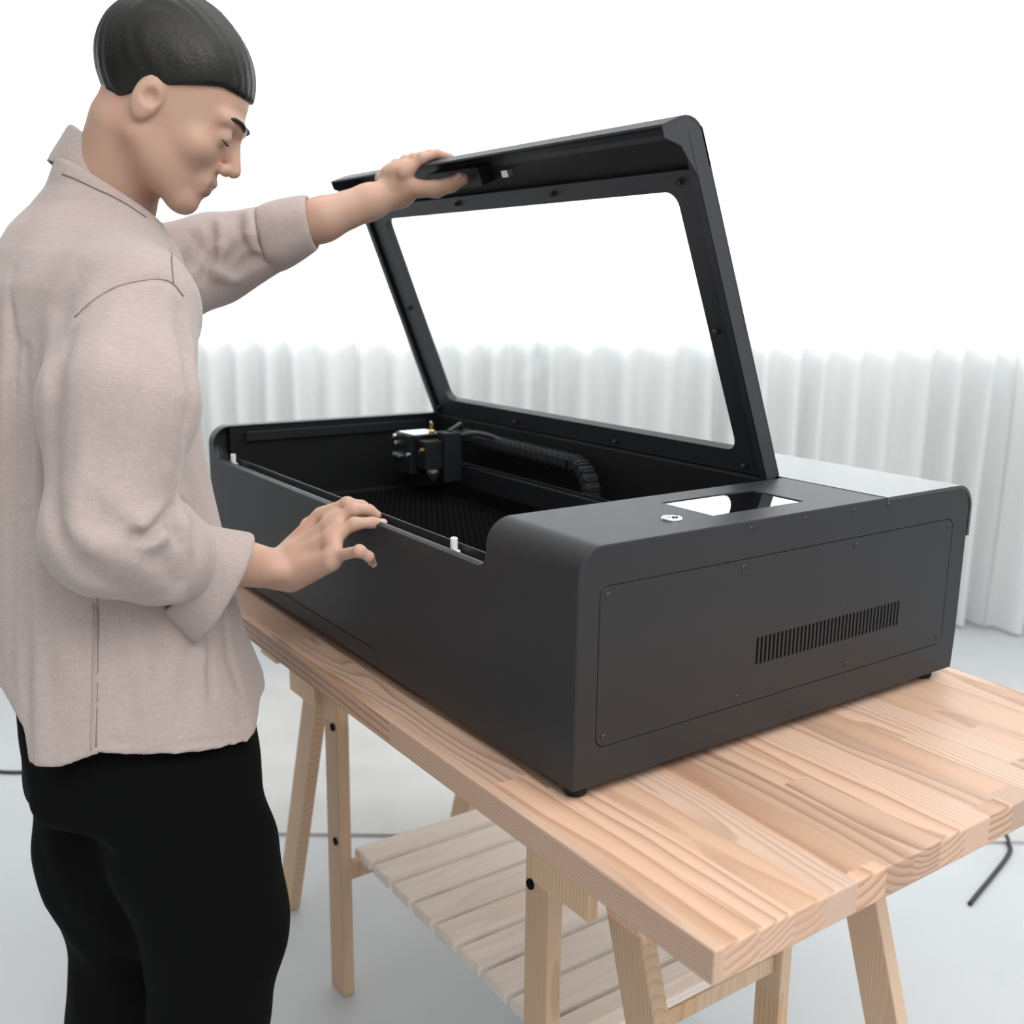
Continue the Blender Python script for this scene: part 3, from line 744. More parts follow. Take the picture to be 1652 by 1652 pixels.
def surface(fn, lo, hi, h, slack=1.6):
    """sparse surface nets: fn(P)->signed distance"""
    lo = np.array(lo); hi = np.array(hi); B = 8
    nb = np.ceil((hi - lo) / (h * B)).astype(int)
    g = np.stack(np.meshgrid(*[np.arange(n) for n in nb], indexing='ij'), -1).reshape(-1, 3)
    d = fn(lo + (g + 0.5) * h * B)
    g = g[np.abs(d) < h * B * 0.87 * slack]
    offs = np.stack(np.meshgrid(*[np.arange(B + 1)] * 3, indexing='ij'), -1)
    vid, vpos, fac = [], [], []
    N = nb * B + 2
    def gid(c): return (c[..., 0].astype(np.int64) * N[1] + c[..., 1]) * N[2] + c[..., 2]
    quads = []
    for s in range(0, len(g), 220):
        gb = g[s:s + 220]; base = gb * B
        idx = base[:, None, None, None, :] + offs
        P = lo + idx * h
        D = fn(P.reshape(-1, 3)).reshape(P.shape[:-1])
        neg = D < 0
        cn = np.zeros(D[:, :-1, :-1, :-1].shape, int)
        for a in (0, 1):
            for b in (0, 1):
                for c_ in (0, 1): cn += neg[:, a:a + B, b:b + B, c_:c_ + B]
        act = np.argwhere((cn > 0) & (cn < 8))
        if len(act):
            q, i, j, k = act.T
            acc = np.zeros((len(act), 3)); cnt = np.zeros(len(act))
            for ax in range(3):
                for u in (0, 1):
                    for v in (0, 1):
                        o0 = [0, 0, 0]; o0[(ax + 1) % 3] = u; o0[(ax + 2) % 3] = v
                        o1 = list(o0); o1[ax] = 1
                        d0 = D[q, i + o0[0], j + o0[1], k + o0[2]]; d1 = D[q, i + o1[0], j + o1[1], k + o1[2]]
                        m = (d0 < 0) != (d1 < 0)
                        t = np.where(m, d0 / np.where(m, d0 - d1, 1), 0)
                        p = np.array(o0, float) + np.zeros((len(act), 3)); p[:, ax] += t
                        acc += p * m[:, None]; cnt += m
            cells = base[q] + np.stack([i, j, k], 1)
            vid.append(gid(cells)); vpos.append(lo + (cells + acc / cnt[:, None]) * h)
        for ax in range(3):
            s0 = [slice(0, B)] * 3; s1 = [slice(0, B)] * 3; s1[ax] = slice(1, B + 1)
            n0 = neg[(slice(None), *s0)]; n1 = neg[(slice(None), *s1)]
            e_ = np.argwhere(n0 != n1)
            if not len(e_): continue
            cells = base[e_[:, 0]] + e_[:, 1:]
            fl = n0[tuple(e_.T)]
            a1 = np.zeros(3, int); a1[(ax + 1) % 3] = 1; a2 = np.zeros(3, int); a2[(ax + 2) % 3] = 1
            qd = np.stack([gid(cells - a1 - a2), gid(cells - a2), gid(cells), gid(cells - a1)], 1)
            qd[~fl] = qd[~fl][:, ::-1]
            quads.append(qd)
    vid = np.concatenate(vid); vpos = np.concatenate(vpos); quads = np.concatenate(quads)
    o_ = np.argsort(vid); vid = vid[o_]; vpos = vpos[o_]
    f = np.searchsorted(vid, quads); f = np.clip(f, 0, len(vid) - 1)
    ok = (vid[f] == quads).all(1)
    return vpos, f[ok]
def mesh_np(name, V, F, mat, par=None):
    me = bpy.data.meshes.new(name)
    me.vertices.add(len(V)); me.vertices.foreach_set('co', V.astype(np.float32).ravel())
    me.loops.add(F.size); me.loops.foreach_set('vertex_index', F.astype(np.int32).ravel())
    me.polygons.add(len(F)); me.polygons.foreach_set('loop_start', np.arange(0, F.size, F.shape[1], dtype=np.int32))
    me.update(calc_edges=True); me.validate()
    me.polygons.foreach_set('use_smooth', np.ones(len(F), bool))
    me.materials.append(mat)
    o = bpy.data.objects.new(name, me); COL.objects.link(o); parent(o, par)
    return o
def smooth_mesh(V, F, it=1, lam=0.5):
    for _ in range(it):
        acc = np.zeros_like(V); cnt = np.zeros(len(V))
        for a, b in ((0, 1), (1, 2), (2, 3), (3, 0)):
            np.add.at(acc, F[:, a], V[F[:, b]]); np.add.at(cnt, F[:, a], 1)
            np.add.at(acc, F[:, b], V[F[:, a]]); np.add.at(cnt, F[:, b], 1)
        V = V + lam * (acc / np.maximum(cnt, 1)[:, None] - V)
    return V
def unit(v): v = np.asarray(v, float); return v / np.linalg.norm(v)

# body axes: facing direction, body right
FD = unit([0.30, 0.954, 0]); RB = unit([0.954, -0.30, 0]); UP = np.array([0, 0, 1.0])
TB = 1.42
PXM = FPX / TB
# torso loft levels: image y, back x, front x, half width
LV = [(1300, 25, 447, 0.190), (1220, 25, 445, 0.190), (1150, 12, 437, 0.190), (1030, 0, 388, 0.190), (950, -12, 370, 0.190), (800, -22, 336, 0.192), (680, -24, 315, 0.196), (590, -22, 311, 0.198),
      (520, -18, 312, 0.196), (460, -10, 300, 0.186), (410, 6, 284, 0.162), (370, 26, 266, 0.128), (335, 60, 250, 0.096), (305, 80, 235, 0.084), (268, 92, 226, 0.080), (235, 100, 220, 0.074)]
LVP = np.array([np.concatenate([at((a + b) / 2, y, TB), [(b - a) / 2 / PXM, w]]) for y, a, b, w in LV])[::1]
LVP = LVP[np.argsort(LVP[:, 2])]
def torso(P, grow=0.0):
    z = P[:, 2]
    cx = np.interp(z, LVP[:, 2], LVP[:, 0]); cy = np.interp(z, LVP[:, 2], LVP[:, 1])
    b = np.interp(z, LVP[:, 2], LVP[:, 3]) + grow; a = np.interp(z, LVP[:, 2], LVP[:, 4]) + grow
    q = np.stack([P[:, 0] - cx, P[:, 1] - cy], 1)
    u = q @ RB[:2]; v = q @ FD[:2]
    e_ = 2.25
    k = (np.abs(u / a) ** e_ + np.abs(v / b) ** e_) ** (1 / e_)
    d = (k - 1) * np.minimum(a, b)
    sl = np.interp(z, LVP[:, 2], np.gradient(LVP[:, 4], LVP[:, 2]))
    d = d / np.sqrt(1 + np.minimum(np.abs(sl), 2.0) ** 2 * 0.6)
    return d
ZT = LVP[-1, 2]; ZB = LVP[0, 2]

# ---- joints
shR = at(216, 475, 1.315); elR = at(176, 868, 1.190); shL = at(235, 450, 1.60); elL = at(358, 412, 1.665)
wrR = on(1, -0.098, 452, 920); wrL = at(645, 309, 1.685)
# right hand over the front edge of the machine
mcpR = [on(1, -0.040, 517, 833), on(1, -0.046, 529, 849), on(1, -0.055, 532, 869), on(1, -0.064, 534, 899)]
pipR = [on(1, -0.016, 560, 812), on(1, -0.017, 571, 822), on(1, -0.026, 572, 845), on(1, -0.052, 580, 889)]
dipR = [on(1, 0.006, 584, 816), on(1, 0.006, 595, 823), on(1, -0.003, 600, 843), on(1, -0.040, 595, 898)]
tipR = [on(1, 0.016, 597, 823), on(1, 0.016, 608, 831), on(1, 0.012, 617, 844), on(1, -0.028, 601, 908)]
thR = [wrR + 0.2 * (mcpR[0] - wrR) + np.array([0, 0.01, 0]), on(1, -0.030, 500, 850), on(1, -0.016, 525, 832), on(1, -0.012, 545, 822)]
# left hand on the lid's front edge
_LP = lambda x, s, n: np.array(LP(x, s, n))
def onlid(x, y, off):
    p0 = LH + off * LN; d = _ray(x, y); return CAM + ((p0 - CAM) @ LN) / (d @ LN) * d
mcpL = [_LP(-0.742, 0.496, 0.078), _LP(-0.763, 0.500, 0.082), _LP(-0.785, 0.500, 0.084), _LP(-0.806, 0.494, 0.085)]
pipL = [_LP(-0.728, 0.508, 0.046), _LP(-0.752, 0.509, 0.046), _LP(-0.776, 0.509, 0.048), _LP(-0.800, 0.508, 0.054)]
dipL = [_LP(-0.722, 0.506, 0.020), _LP(-0.746, 0.507, 0.018), _LP(-0.771, 0.507, 0.020), _LP(-0.796, 0.506, 0.030)]
tipL = [_LP(-0.719, 0.494, -0.001), _LP(-0.743, 0.494, -0.004), _LP(-0.768, 0.495, -0.002), _LP(-0.793, 0.500, 0.012)]
thL = [wrL + 0.25 * (mcpL[0] - wrL) + 0.004 * LN, onlid(703, 305, 0.052), onlid(728, 298, 0.040), onlid(746, 288, 0.0315)]

def hand(P, wr, mcp, pip, dip, tip, th, fore):
    d = None
    # palm: fan of metacarpals, blended broad
    for i, m in enumerate(mcp):
        base = wr + (np.asarray(m) - wr) * 0.12 + (np.asarray(m) - np.mean(mcp, 0)) * 0.35
        e_ = cone(P, base, m, 0.0155, (0.0115, 0.0115, 0.011, 0.010)[i])
        d = e_ if d is None else smin(d, e_, 0.012)
    e_ = cone(P, th[0], th[1], 0.0165, 0.0125); d = smin(d, e_, 0.014)
    d = smin(d, cone(P, wr, wr + 0.3 * (np.mean(mcp, 0) - wr), 0.022, 0.018), 0.02)
    hyp = wr + 0.45 * (np.asarray(mcp[3]) - wr); d = smin(d, cone(P, wr + 0.12 * (np.asarray(mcp[3]) - wr), hyp, 0.019, 0.015), 0.014)
    for i in range(3):
        for w_ in ((0.15, 0.42) if np.linalg.norm(pip[i] - pip[i + 1]) < 0.036 else (0.05, 0.22)):
            d = smin(d, cone(P, np.asarray(mcp[i]) + w_ * (pip[i] - mcp[i]), np.asarray(mcp[i + 1]) + w_ * (pip[i + 1] - mcp[i + 1]), 0.0082, 0.0078), 0.010)
    for i in range(4):
        s_ = (0.95, 1.0, 0.96, 0.84)[i]
        f_ = chain(P, [mcp[i], pip[i], dip[i], tip[i]], [0.0100 * s_, 0.0088 * s_, 0.0078 * s_, 0.0066 * s_], 0.004)
        f_ = smin(f_, np.linalg.norm(P - pip[i], axis=1) - 0.0092 * s_, 0.004)
        d = smin(d, f_, 0.0055)
    f_ = chain(P, [th[1], th[2], th[3]], [0.0128, 0.0118, 0.0102], 0.004)
    d = smin(d, f_, 0.008)
    return d

# ---- head
TILT = math.radians(32)
HD = unit([0.46, 0.888, 0]); HR = unit([HD[1], -HD[0], 0])
NF = math.cos(TILT) * HD - math.sin(TILT) * UP; NU = math.sin(TILT) * HD + math.cos(TILT) * UP
chin = at(300, 334, 1.40)
HC = chin - 0.075 * NF + 0.105 * NU          # centre of the head at eye level
HAX = np.stack([HR, NF, NU])
def hp(r_, f_, u_): return HC + r_ * HR + f_ * NF + u_ * NU
nkB = at(178, 335, 1.43); nkT = hp(0, -0.035, -0.055)
def head(P):
    d = ell(P, hp(0, -0.012, 0.028), (0.074, 0.096, 0.088), HAX)
    d = smin(d, ell(P, hp(0, 0.022, -0.035), (0.060, 0.064, 0.074), HAX), 0.03)
    for s in (-1, 1):
        d = smin(d, cone(P, hp(s * 0.052, -0.012, -0.058), hp(s * 0.016, 0.062, -0.096), 0.014, 0.014), 0.03)     # jaw line
        d = smin(d, ell(P, hp(s * 0.042, 0.056, -0.028), (0.020, 0.018, 0.018), HAX), 0.02)                       # cheek bones
        d = smin(d, cone(P, hp(s * 0.012, 0.086, 0.018), hp(s * 0.044, 0.070, 0.020), 0.008, 0.008), 0.014)       # brow
        d = smax(d, -(np.linalg.norm(P - hp(s * 0.031, 0.094, 0.000), axis=1) - 0.014), 0.012)                    # eye hollows
        d = smin(d, np.linalg.norm(P - hp(s * 0.031, 0.0745, 0.000), axis=1) - 0.0132, 0.005)                         # lowered eyelids
        ear = ell(P, hp(s * 0.074, -0.016, -0.012), (0.010, 0.018, 0.031), HAX)
        ear = smax(ear, -(np.linalg.norm(P - hp(s * 0.084, -0.010, -0.010), axis=1) - 0.010), 0.006)
        d = smin(d, ear, 0.008)
    d = smin(d, ell(P, hp(0, 0.070, -0.100), (0.020, 0.016, 0.015), HAX), 0.018)                                   # chin
    d = smin(d, ell(P, hp(0, 0.076, -0.064), (0.024, 0.017, 0.020), HAX), 0.014)                                   # mouth mound
    d = smin(d, cone(P, hp(0, 0.086, 0.006), hp(0, 0.104, -0.030), 0.007, 0.0105), 0.010)                          # nose ridge
    for s in (-1, 1): d = smin(d, np.linalg.norm(P - hp(s * 0.011, 0.094, -0.036), axis=1) - 0.008, 0.005)
    up_ = cone(P, hp(-0.017, 0.085, -0.0605), hp(0.017, 0.085, -0.0605), 0.0042, 0.0042); up_ = smin(up_, np.linalg.norm(P - hp(0, 0.0915, -0.0590), axis=1) - 0.0055, 0.006)
    lo_ = cone(P, hp(-0.014, 0.083, -0.0730), hp(0.014, 0.083, -0.0730), 0.0050, 0.0050); lo_ = smin(lo_, np.linalg.norm(P - hp(0, 0.0875, -0.0735), axis=1) - 0.0060, 0.006)
    d = smin(d, smin(up_, lo_, 0.0015), 0.004)
    d = smin(d, cone(P, nkT, nkB, 0.052, 0.060), 0.018)
    return d

# ---- legs
hipR = at(285, 1200, 1.37); _q = at(318, 1380, 1.37); knR = np.array([_q[0] + 0.005, _q[1] + 0.02, -0.33]); anR = np.array([_q[0], _q[1] - 0.03, -0.70])
hipL = at(165, 1200, 1.46); _q = at(190, 1380, 1.47); knL = np.array([_q[0] + 0.005, _q[1] + 0.02, -0.33]); anL = np.array([_q[0], _q[1] - 0.03, -0.70])

PEL = at(226, 1160, TB)
def body_trunk(P):
    d = torso(P, -0.035)
    d = smax(d, ZB + 0.085 - P[:, 2], 0.02); d = smax(d, P[:, 2] - (ZT - 0.02), 0.02)
    for h_, k_, a_ in ((hipR, knR, anR), (hipL, knL, anL)):
        d = smin(d, chain(P, [h_ + np.array([0, 0, 0.03]), k_, a_], [0.072, 0.050, 0.036], 0.02), 0.03)
        d = smin(d, cone(P, a_ + np.array([0, -0.02, -0.045]), a_ + 0.13 * FD + np.array([0, 0, -0.055]), 0.024, 0.020), 0.02)
    return d
def body(P):
    d = body_trunk(P)
    d = smin(d, head(P), 0.02)
    foreR = elR + 0.55 * (wrR - elR)
    d = smin(d, chain(P, [shR, elR, foreR, wrR], [0.045, 0.040, 0.035, 0.0255], 0.012), 0.02)
    d = smin(d, chain(P, [shL, elL, at(520, 354, 1.66), at(596, 326, 1.673), wrL], [0.046, 0.036, 0.0345, 0.0275, 0.0225], 0.012), 0.02)
    hR = hand(P, wrR, mcpR, pipR, dipR, tipR, thR, elR)
    d = smin(d, hR, 0.010)
    d = smin(d, cone(P, on(1, -0.088, 474, 936), on(1, -0.068, 534, 908), 0.0150, 0.0115), 0.012)
    # wrist bump on the little finger side
    d = smin(d, np.linalg.norm(P - on(1, -0.114, 450, 921), axis=1) - 0.010, 0.020)
    d = smin(d, hand(P, wrL, mcpL, pipL, dipL, tipL, thL, elL), 0.010)
    return d
V, F = surface(body, (-1.16, -0.62, FLOOR + 0.0), (-0.28, 0.42, 0.90), 0.0032)
person = mesh_np('person', V, F, M['skin'])
person.data.materials.append(M['lip'])
fc = V[F].mean(1)
lipd = np.minimum(cone(fc, hp(-0.013, 0.089, -0.0610), hp(0.013, 0.089, -0.0610), 0.0062, 0.0062), cone(fc, hp(-0.010, 0.087, -0.0730), hp(0.010, 0.087, -0.0730), 0.0070, 0.0070))
person.data.polygons.foreach_set('material_index', (lipd < 0.0).astype(np.int32))
tag(person, 'person in taupe shirt and black trousers lifting the machine lid with one hand', 'person')

# ---- shirt
slR = [at(214, 508, 1.280), at(194, 650, 1.205), at(170, 862, 1.180), at(255, 893, 1.235), at(325, 908, 1.290)]
slRr = [0.080, 0.083, 0.064, 0.056, 0.043]
slL = [at(232, 455, 1.60), at(345, 418, 1.67), at(440, 384, 1.665)]
slLr = [0.085, 0.066, 0.052]
PELC = LVP[0]
def zhem(P):
    v = (P[:, :2] - LVP[0, :2]) @ FD[:2]
    return np.interp(v, [-0.175, -0.152, -0.127, -0.1235, -0.083, -0.04, 0.0, 0.058, 0.10, 0.133, 0.144, 0.156], [0.040, 0.022, -0.014, -0.057, -0.054, -0.038, -0.045, -0.052, -0.059, -0.066, -0.062, -0.035])
def shirt_base(P):
    d = torso(P)
    kz = np.interp(P[:, 2], [0.36, 0.50], [0.010, 0.075])
    d = smin(d, chain(P, slR, slRr, 0.03), kz)
    d = smin(d, chain(P, slL, slLr, 0.03), 0.030)
    return d
def march(x, y, fn, t0=0.85, t1=1.9):
    t = t0; d_ = _ray(x, y); n_ = np.linalg.norm(d_)
    for _ in range(200):
        q = fn((CAM + t * d_)[None])[0]
        if q < 0.0006: return CAM + t * d_
        t += max(q, 0.0005) * 0.7 / n_
        if t > t1: return None
    return CAM + t * d_
# creases: polylines read off the cloth, depth (positive = ridge), width
FOLDS = [
    ([(106, 530), (120, 512), (150, 485), (190, 462), (235, 452), (262, 451), (280, 458)], -0.0045, 0.0042),      # armhole seam
    ([(280, 458), (296, 478), (304, 500)], -0.003, 0.004), ([(276, 405), (279, 450)], -0.0025, 0.003),
    ([(106, 540), (92, 575), (84, 640), (80, 720), (80, 800), (100, 880)], -0.016, 0.012),                                      # behind the sleeve
    ([(128, 440), (95, 490), (84, 560)], -0.010, 0.016),
    ([(40, 560), (42, 700), (43, 850), (42, 1000), (43, 1120), (44, 1240)], -0.008, 0.006),                         # back pleat
    ([(54, 560), (58, 800), (60, 1000), (62, 1230)], 0.004, 0.012), ([(22, 430), (24, 560), (22, 700), (20, 900), (16, 1100)], -0.005, 0.005),
    ([(8, 480), (6, 620), (4, 800)], 0.004, 0.008),
    ([(250, 470), (238, 560), (232, 640), (224, 720)], -0.004, 0.012), ([(222, 480), (196, 560), (182, 600)], -0.003, 0.012),
    ([(290, 500), (300, 560), (306, 620), (296, 700)], -0.008, 0.010), ([(276, 520), (292, 640), (284, 740)], 0.005, 0.010),
    ([(300, 520), (310, 560), (309, 610)], 0.004, 0.008),
    ([(140, 700), (128, 780), (122, 850)], 0.005, 0.012), ([(110, 840), (150, 880), (210, 905)], 0.007, 0.012), ([(100, 880), (140, 925), (200, 950)], -0.006, 0.012),
    ([(206, 852), (222, 862), (232, 866), (256, 850), (278, 820)], -0.013, 0.009), ([(205, 838), (228, 846), (262, 822)], 0.008, 0.010), ([(238, 878), (262, 866), (280, 842)], 0.008, 0.009),
    ([(277, 822), (277, 850), (286, 872)], -0.011, 0.008), ([(290, 822), (296, 850), (304, 880)], 0.008, 0.010), ([(302, 830), (318, 862), (322, 900)], -0.006, 0.008),
    ([(135, 800), (165, 835), (200, 850)], -0.005, 0.012), ([(215, 890), (255, 905), (300, 930)], -0.005, 0.010), ([(300, 940), (288, 965), (262, 972)], 0.005, 0.010),
    ([(250, 900), (280, 930), (300, 960)], -0.004, 0.010), ([(270, 760), (290, 800), (300, 830)], 0.006, 0.012),
    ([(156, 960), (158, 1040), (157, 1120), (156, 1210)], -0.0030, 0.0028), ([(150, 960), (151, 1100), (147, 1214)], 0.0014, 0.004),   # side seam
    ([(338, 1015), (338, 1060), (342, 1125)], -0.010, 0.006), ([(326, 1010), (330, 1060), (332, 1120)], 0.004, 0.010),
    ([(363, 985), (372, 1060), (390, 1120)], -0.006, 0.008), ([(250, 1030), (262, 1060), (270, 1090)], -0.004, 0.014), ([(200, 1010), (180, 1060), (172, 1078)], -0.004, 0.010),
    ([(240, 1215), (300, 1200), (380, 1192), (412, 1180)], -0.002, 0.005), ([(100, 1000), (104, 1060), (98, 1120)], 0.003, 0.016), ([(230, 1060), (235, 1140), (230, 1200)], 0.0035, 0.012),
    ([(165, 1205), (185, 1196), (205, 1200)], -0.003, 0.006), ([(380, 1130), (392, 1160), (400, 1175)], -0.002, 0.010), ([(290, 1075), (300, 1130), (296, 1180)], -0.003, 0.012),
    ([(262, 352), (272, 372), (310, 372)], -0.003, 0.012),
    ([(315, 380), (322, 400), (312, 420), (303, 430)], -0.0170, 0.010), ([(342, 360), (344, 400), (338, 430), (330, 450)], -0.0136, 0.008), ([(352, 360), (356, 400), (350, 440)], 0.0102, 0.010),
    ([(385, 352), (392, 390), (372, 420), (362, 445)], -0.0102, 0.009), ([(400, 345), (405, 380), (412, 402)], 0.0102, 0.010), ([(420, 350), (425, 390), (440, 410)], -0.0136, 0.008),
    ([(330, 425), (350, 440), (380, 452)], 0.0102, 0.010), ([(378, 440), (400, 420), (430, 418)], -0.0102, 0.010),
]
SEGS = []
for pl, dep_, w_ in FOLDS:
    q = [march(x, y, shirt_base) for x, y in pl]
    q = [p for p in q if p is not None]
    for i_, (a, b) in enumerate(zip(q, q[1:])):
        if np.linalg.norm(a - b) < 0.2: SEGS.append((a, b, dep_ * 1.5, w_, 0.3 if i_ == 0 else 1.0, 0.3 if i_ == len(q) - 2 else 1.0))
COLC = at(165, 308, 1.42)
def ax_px(dx, dy, t): return dx / FPX * t * _r - dy / FPX * t * _u
CA1 = ax_px(76, 44, 1.42); CA2 = ax_px(-2, -6, 1.42) - 0.068 * _f
COLN = unit(np.cross(CA1, CA2)); COLN = COLN * np.sign(COLN[2])
def shirt(P):
    d = shirt_base(P)
    near = np.abs(d) < 0.04
    if near.any():
        Q = P[near]; disp = np.zeros(len(Q)); best = {}
        for a, b, dep_, w_, e0, e1 in SEGS:
            m = (np.abs(Q - (a + b) / 2) < np.abs(a - b) / 2 + 3.2 * w_).all(1)
            if not m.any(): continue
            q = Q[m]; ab = b - a; t = np.clip(((q - a) @ ab) / (ab @ ab), 0, 1)
            r2 = ((q - a - t[:, None] * ab) ** 2).sum(1)
            g_ = dep_ * np.exp(-r2 / (w_ * w_)) * (e0 + (e1 - e0) * t)
            cur = disp[m]
            disp[m] = np.where(np.abs(g_) > np.abs(cur), np.where(np.sign(g_) == np.sign(cur), g_, cur + g_), np.where(np.sign(g_) == np.sign(cur), cur, cur + g_))
        # slow cloth undulation
        disp += 0.0016 * np.sin(Q[:, 0] * 61 + 2.0 * np.sin(Q[:, 2] * 9)) * np.sin(Q[:, 1] * 53 + Q[:, 2] * 11)
        d[near] -= disp
    zh = zhem(P)
    d = smax(d, zh - P[:, 2], 0.003)
    inner = np.maximum(torso(P, -0.017), P[:, 2] - (zh + 0.05))
    d = np.maximum(d, -inner)
    d = smax(d, np.minimum((P - COLC) @ COLN - 0.004, 0.15 - np.linalg.norm(P - COLC, axis=1)), 0.004)
    return np.maximum(d, -cone(P, COLC - 0.01 * COLN, COLC + 0.2 * COLN, 0.062, 0.062))
V, F = surface(shirt, (-1.2, -0.62, -0.16), (-0.32, 0.06, 0.70), 0.0038)
V = smooth_mesh(V, F, 2, 0.4)
sh_o = mesh_np('shirt', V, F, M['shirt'], person)
sh_o['label'] = 'loose taupe linen shirt with rolled cuffs'

def seam(name, pts_px, r=0.0009, mat=None):
    q = [march(x, y, shirt) for x, y in spline(pts_px, 5)]
    q = [p - 0.0008 * unit(p - CAM) for p in q if p is not None]
    bm = bmesh.new(); tube(bm, q, r, 6); obj(name, bm, mat or M['stitch'], sh_o, smooth=True)
seam('armhole_seam', [(121, 511), (150, 485), (190, 462), (235, 452), (262, 451), (280, 458), (296, 478)])
seam('collar_seam', [(100, 280), (125, 290), (152, 303), (185, 318), (212, 334), (236, 350)], 0.0008)
seam('shoulder_seam', [(277, 408), (278, 430), (280, 456)], 0.0008)
seam('side_seam', [(157, 965), (158, 1040), (157, 1120), (155, 1205)], 0.0009)
seam('side_seam', [(150, 975), (151, 1050), (150, 1130), (147, 1210)], 0.0009, M['shirt'])
def loft(name, rings, mat, par, thick=0.004, n=56, wob=0.0, seed=0):
    """open band through elliptical rings (centre, axis1, axis2)"""
    rg = np.random.default_rng(seed); ph = rg.uniform(0, 6.28, 6)
    Vs = []; m = len(rings)
    for i, (c_, a1, a2) in enumerate(rings):
        th = np.linspace(0, 2 * np.pi, n, endpoint=False)
        w_ = 1 + wob * (np.sin(3 * th + ph[0] + i * 0.5) + 0.6 * np.sin(5 * th + ph[1] - i * 0.8) + 0.4 * np.sin(8 * th + ph[2]))
        Vs.append(np.asarray(c_) + (np.cos(th) * w_)[:, None] * a1 + (np.sin(th) * w_)[:, None] * a2)
    Vs = np.concatenate(Vs); Fs = []
    for i in range(m - 1):
        for k in range(n):
            Fs.append((i * n + k, i * n + (k + 1) % n, (i + 1) * n + (k + 1) % n, (i + 1) * n + k))
    o = mesh_np(name, Vs, np.array(Fs), mat, par)
    md = o.modifiers.new('subd', 'SUBSURF'); md.levels = 1; md.render_levels = 1
    md = o.modifiers.new('thick', 'SOLIDIFY'); md.thickness = thick; md.offset = 0
    return o
def ax_px(dx, dy, t): return dx / FPX * t * _r - dy / FPX * t * _u
# right cuff: wide turned-back band hanging open
rings = []
def cring(f_, sc=1.0):
    cx, cy = 296 + f_ * 65, 916 + f_ * 34; t_ = 1.285 + 0.028 * f_
    return (at(cx, cy, t_), sc * ax_px(-32 - 17 * f_, 68 + 17 * f_, t_), sc * (ax_px(42 - 12 * f_, -8 + 18 * f_, t_) - (0.047 + 0.005 * f_) * _f))
rings = [cring(0.12, 0.90), cring(0.0, 0.97), cring(0.04, 1.03), cring(0.35, 1.03), cring(0.7, 1.03), cring(0.97, 1.02), cring(1.0, 0.98), cring(0.93, 0.93), cring(0.6, 0.90)]
loft('cuff', rings, M['shirt'], sh_o, 0.003, wob=0.018, seed=3)
rings = []
for px_, py_, t_, dx, dy, dp in ((430, 386, 1.664, 9, 50, 0.050), (440, 384, 1.664, 10, 54, 0.054), (462, 376, 1.662, 9, 52, 0.052), (490, 365, 1.660, 7, 46, 0.047), (504, 359, 1.659, 6, 42, 0.043), (503, 359, 1.659, 5, 38, 0.039), (485, 366, 1.66, 5, 37, 0.037)):
    rings.append((at(px_, py_, t_), ax_px(dx, dy, t_), dp * unit(_f + 0.05 * _r)))
loft('cuff', rings, M['shirt'], sh_o, 0.003, wob=0.015, seed=8)
# stand collar round the neck
UC = at(184, 290, 1.42); UA1 = ax_px(60, 59, 1.42); UA2 = ax_px(-12, -42, 1.42) - 0.064 * _f
def colr(f_, sc): return (COLC + f_ * (UC - COLC), sc * (CA1 + f_ * (UA1 - CA1)), sc * (CA2 + f_ * (UA2 - CA2)))
rings = [colr(-0.12, 1.0), colr(-0.02, 1.0), colr(0.03, 1.02), colr(0.5, 1.01), colr(0.95, 1.0), colr(1.0, 0.985), colr(0.95, 0.965), colr(0.5, 0.97)]
loft('collar', rings, M['shirt'], sh_o, 0.002, wob=0.006, seed=2)

# ---- trousers
def trousers(P):
    d = torso(P, -0.030); d = smax(d, P[:, 2] - 0.06, 0.01); d = smax(d, (LVP[0, 2] + 0.03) - P[:, 2], 0.03)
    lr = chain(P, [at(272, 1262, 1.375), at(318, 1380, 1.37), knR, anR + np.array([0, 0, -0.02])], [0.104, 0.094, 0.085, 0.078], 0.05)
    ll = chain(P, [at(182, 1255, 1.46), at(196, 1380, 1.47), knL, anL + np.array([0, 0, -0.02])], [0.108, 0.100, 0.085, 0.078], 0.05)
    d = smin(smin(lr, ll, 0.03), d, 0.04)
    d += 0.0025 * np.sin(P[:, 2] * 45 + 3 * np.sin(P[:, 0] * 22)) * np.sin(P[:, 1] * 30 + P[:, 0] * 26)
    d = np.maximum(d, np.minimum(P[:, 2] - zhem(P), torso(P, -0.019)))
    d = smax(d, (FLOOR + 0.045) - P[:, 2], 0.004)
    return d
V, F = surface(trousers, (-1.05, -0.68, FLOOR), (-0.32, 0.0, 0.1), 0.006)
mesh_np('trousers', V, F, M['trouser'], person)['label'] = 'black cotton trousers'
for a_ in (anR, anL):
    def shoe(P, a_=a_):
        c0 = np.array([a_[0], a_[1], FLOOR])
        d = cone(P, c0 - 0.03 * FD + UP * 0.05, c0 + 0.03 * FD + UP * 0.055, 0.047, 0.045)
        d = smin(d, cone(P, c0 + 0.03 * FD + UP * 0.04, c0 + 0.165 * FD + UP * 0.03, 0.046, 0.040), 0.03)
        return smax(d, FLOOR + 0.0005 - P[:, 2], 0.006)
    V, F = surface(shoe, (a_[0] - 0.2, a_[1] - 0.2, FLOOR - 0.02), (a_[0] + 0.25, a_[1] + 0.35, FLOOR + 0.14), 0.005)
    mesh_np('shoe', V, F, M['shoe'], person)
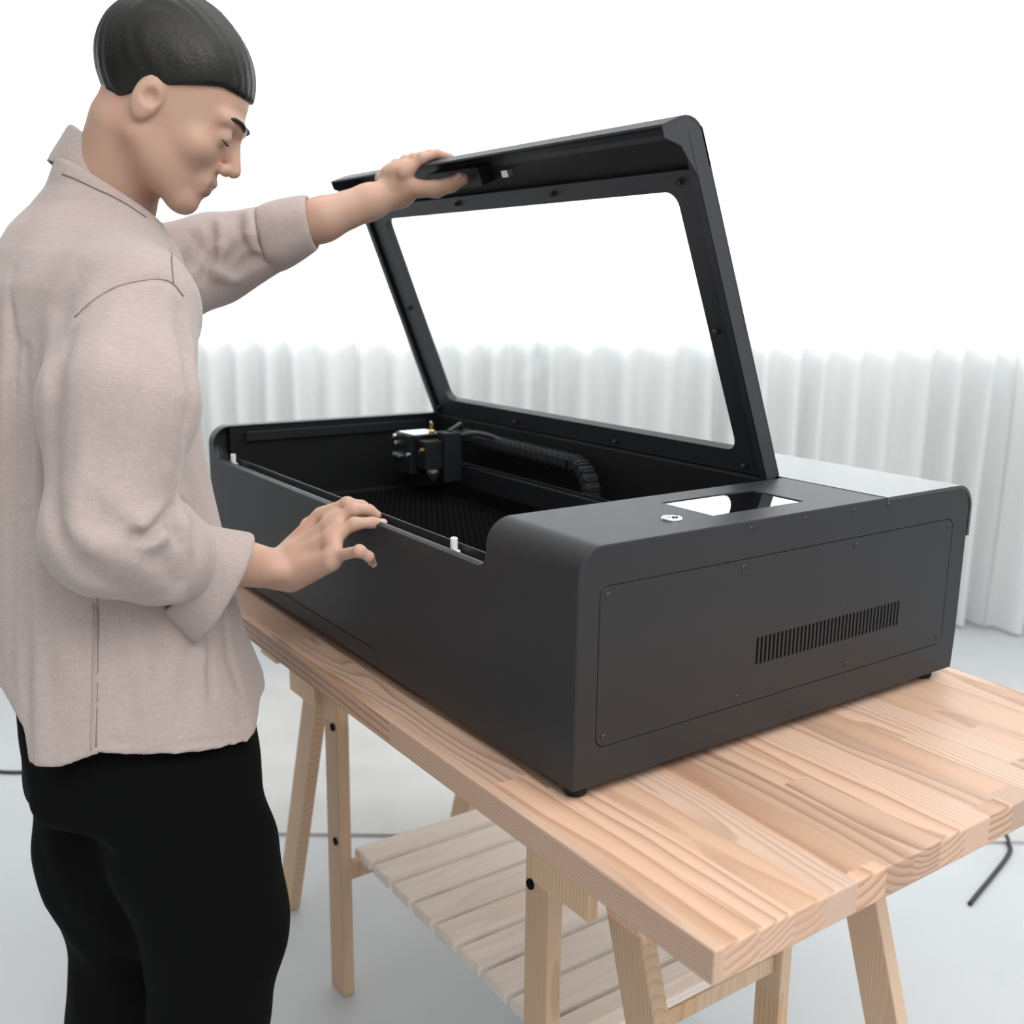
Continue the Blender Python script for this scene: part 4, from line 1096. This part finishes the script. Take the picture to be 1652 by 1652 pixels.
# ---- hair, eyes, lips, nails
def hair(P):
    d = ell(P, hp(0, -0.020, 0.040), (0.084, 0.104, 0.094), HAX)
    q = (P - HC) @ HAX.T
    d += 0.0007 * np.sin(q[:, 0] * 420 + 6 * np.sin(q[:, 2] * 30 + q[:, 1] * 18)) + 0.0012 * np.sin(q[:, 1] * 60 + q[:, 0] * 35)
    line = np.interp(q[:, 1], [-0.12, -0.06, -0.02, 0.01, 0.05, 0.08], [-0.060, -0.045, 0.000, 0.022, 0.050, 0.056])
    return smax(d, line - q[:, 2], 0.006)
V, F = surface(hair, HC - 0.16, HC + 0.16, 0.004)
mesh_np('hair', V, F, M['hair'], person)['label'] = 'short black hair'
for s in (-1, 1):
    bm = bmesh.new(); tube(bm, [hp(s * 0.0195, 0.0805, -0.0050), hp(s * 0.025, 0.0860, -0.0066), hp(s * 0.031, 0.0877, -0.0072), hp(s * 0.037, 0.0858, -0.0066), hp(s * 0.043, 0.0795, -0.0048)], [0.0006, 0.0011, 0.0013, 0.0012, 0.0007], 8); obj('eyelashes', bm, M['hair'], person, smooth=True)
    bm = bmesh.new(); tube(bm, [hp(s * 0.014, 0.0935, 0.021), hp(s * 0.022, 0.0925, 0.0245), hp(s * 0.030, 0.0885, 0.0265), hp(s * 0.040, 0.0815, 0.026), hp(s * 0.048, 0.0740, 0.022)], [0.0022, 0.0030, 0.0030, 0.0026, 0.0012], 8); obj('eyebrow', bm, M['hair'], person, smooth=True)

# finger nails that the photograph shows
def nail(c, along, r, sz):
    d = unit(np.asarray(along)); n_ = unit(-_ray(826, 560) + 0.5 * UP); n_ = unit(n_ - (n_ @ d) * d); t_ = np.cross(d, n_)
    mtx = Matrix(((d[0], t_[0], n_[0], 0), (d[1], t_[1], n_[1], 0), (d[2], t_[2], n_[2], 0), (0, 0, 0, 1)))
    p = np.asarray(c) + n_ * r
    bm = bmesh.new(); bmesh.ops.create_uvsphere(bm, u_segments=20, v_segments=10, radius=1.0, matrix=Matrix.Translation(p) @ mtx @ Matrix.Diagonal((sz * 1.25, sz, sz * 0.35, 1)))
    obj('nail', bm, M['nail'], person, smooth=True)
nail(thL[3] - 0.001 * unit(thL[3] - thL[2]), thL[3] - thL[2], 0.0088, 0.0065)
nail(tipR[2] - 0.001 * unit(tipR[2] - dipR[2]), tipR[2] - dipR[2], 0.0054, 0.0046)
nail(tipR[3] + 0.0005 * unit(tipR[3] - dipR[3]), tipR[3] - dipR[3], 0.0046, 0.0038)
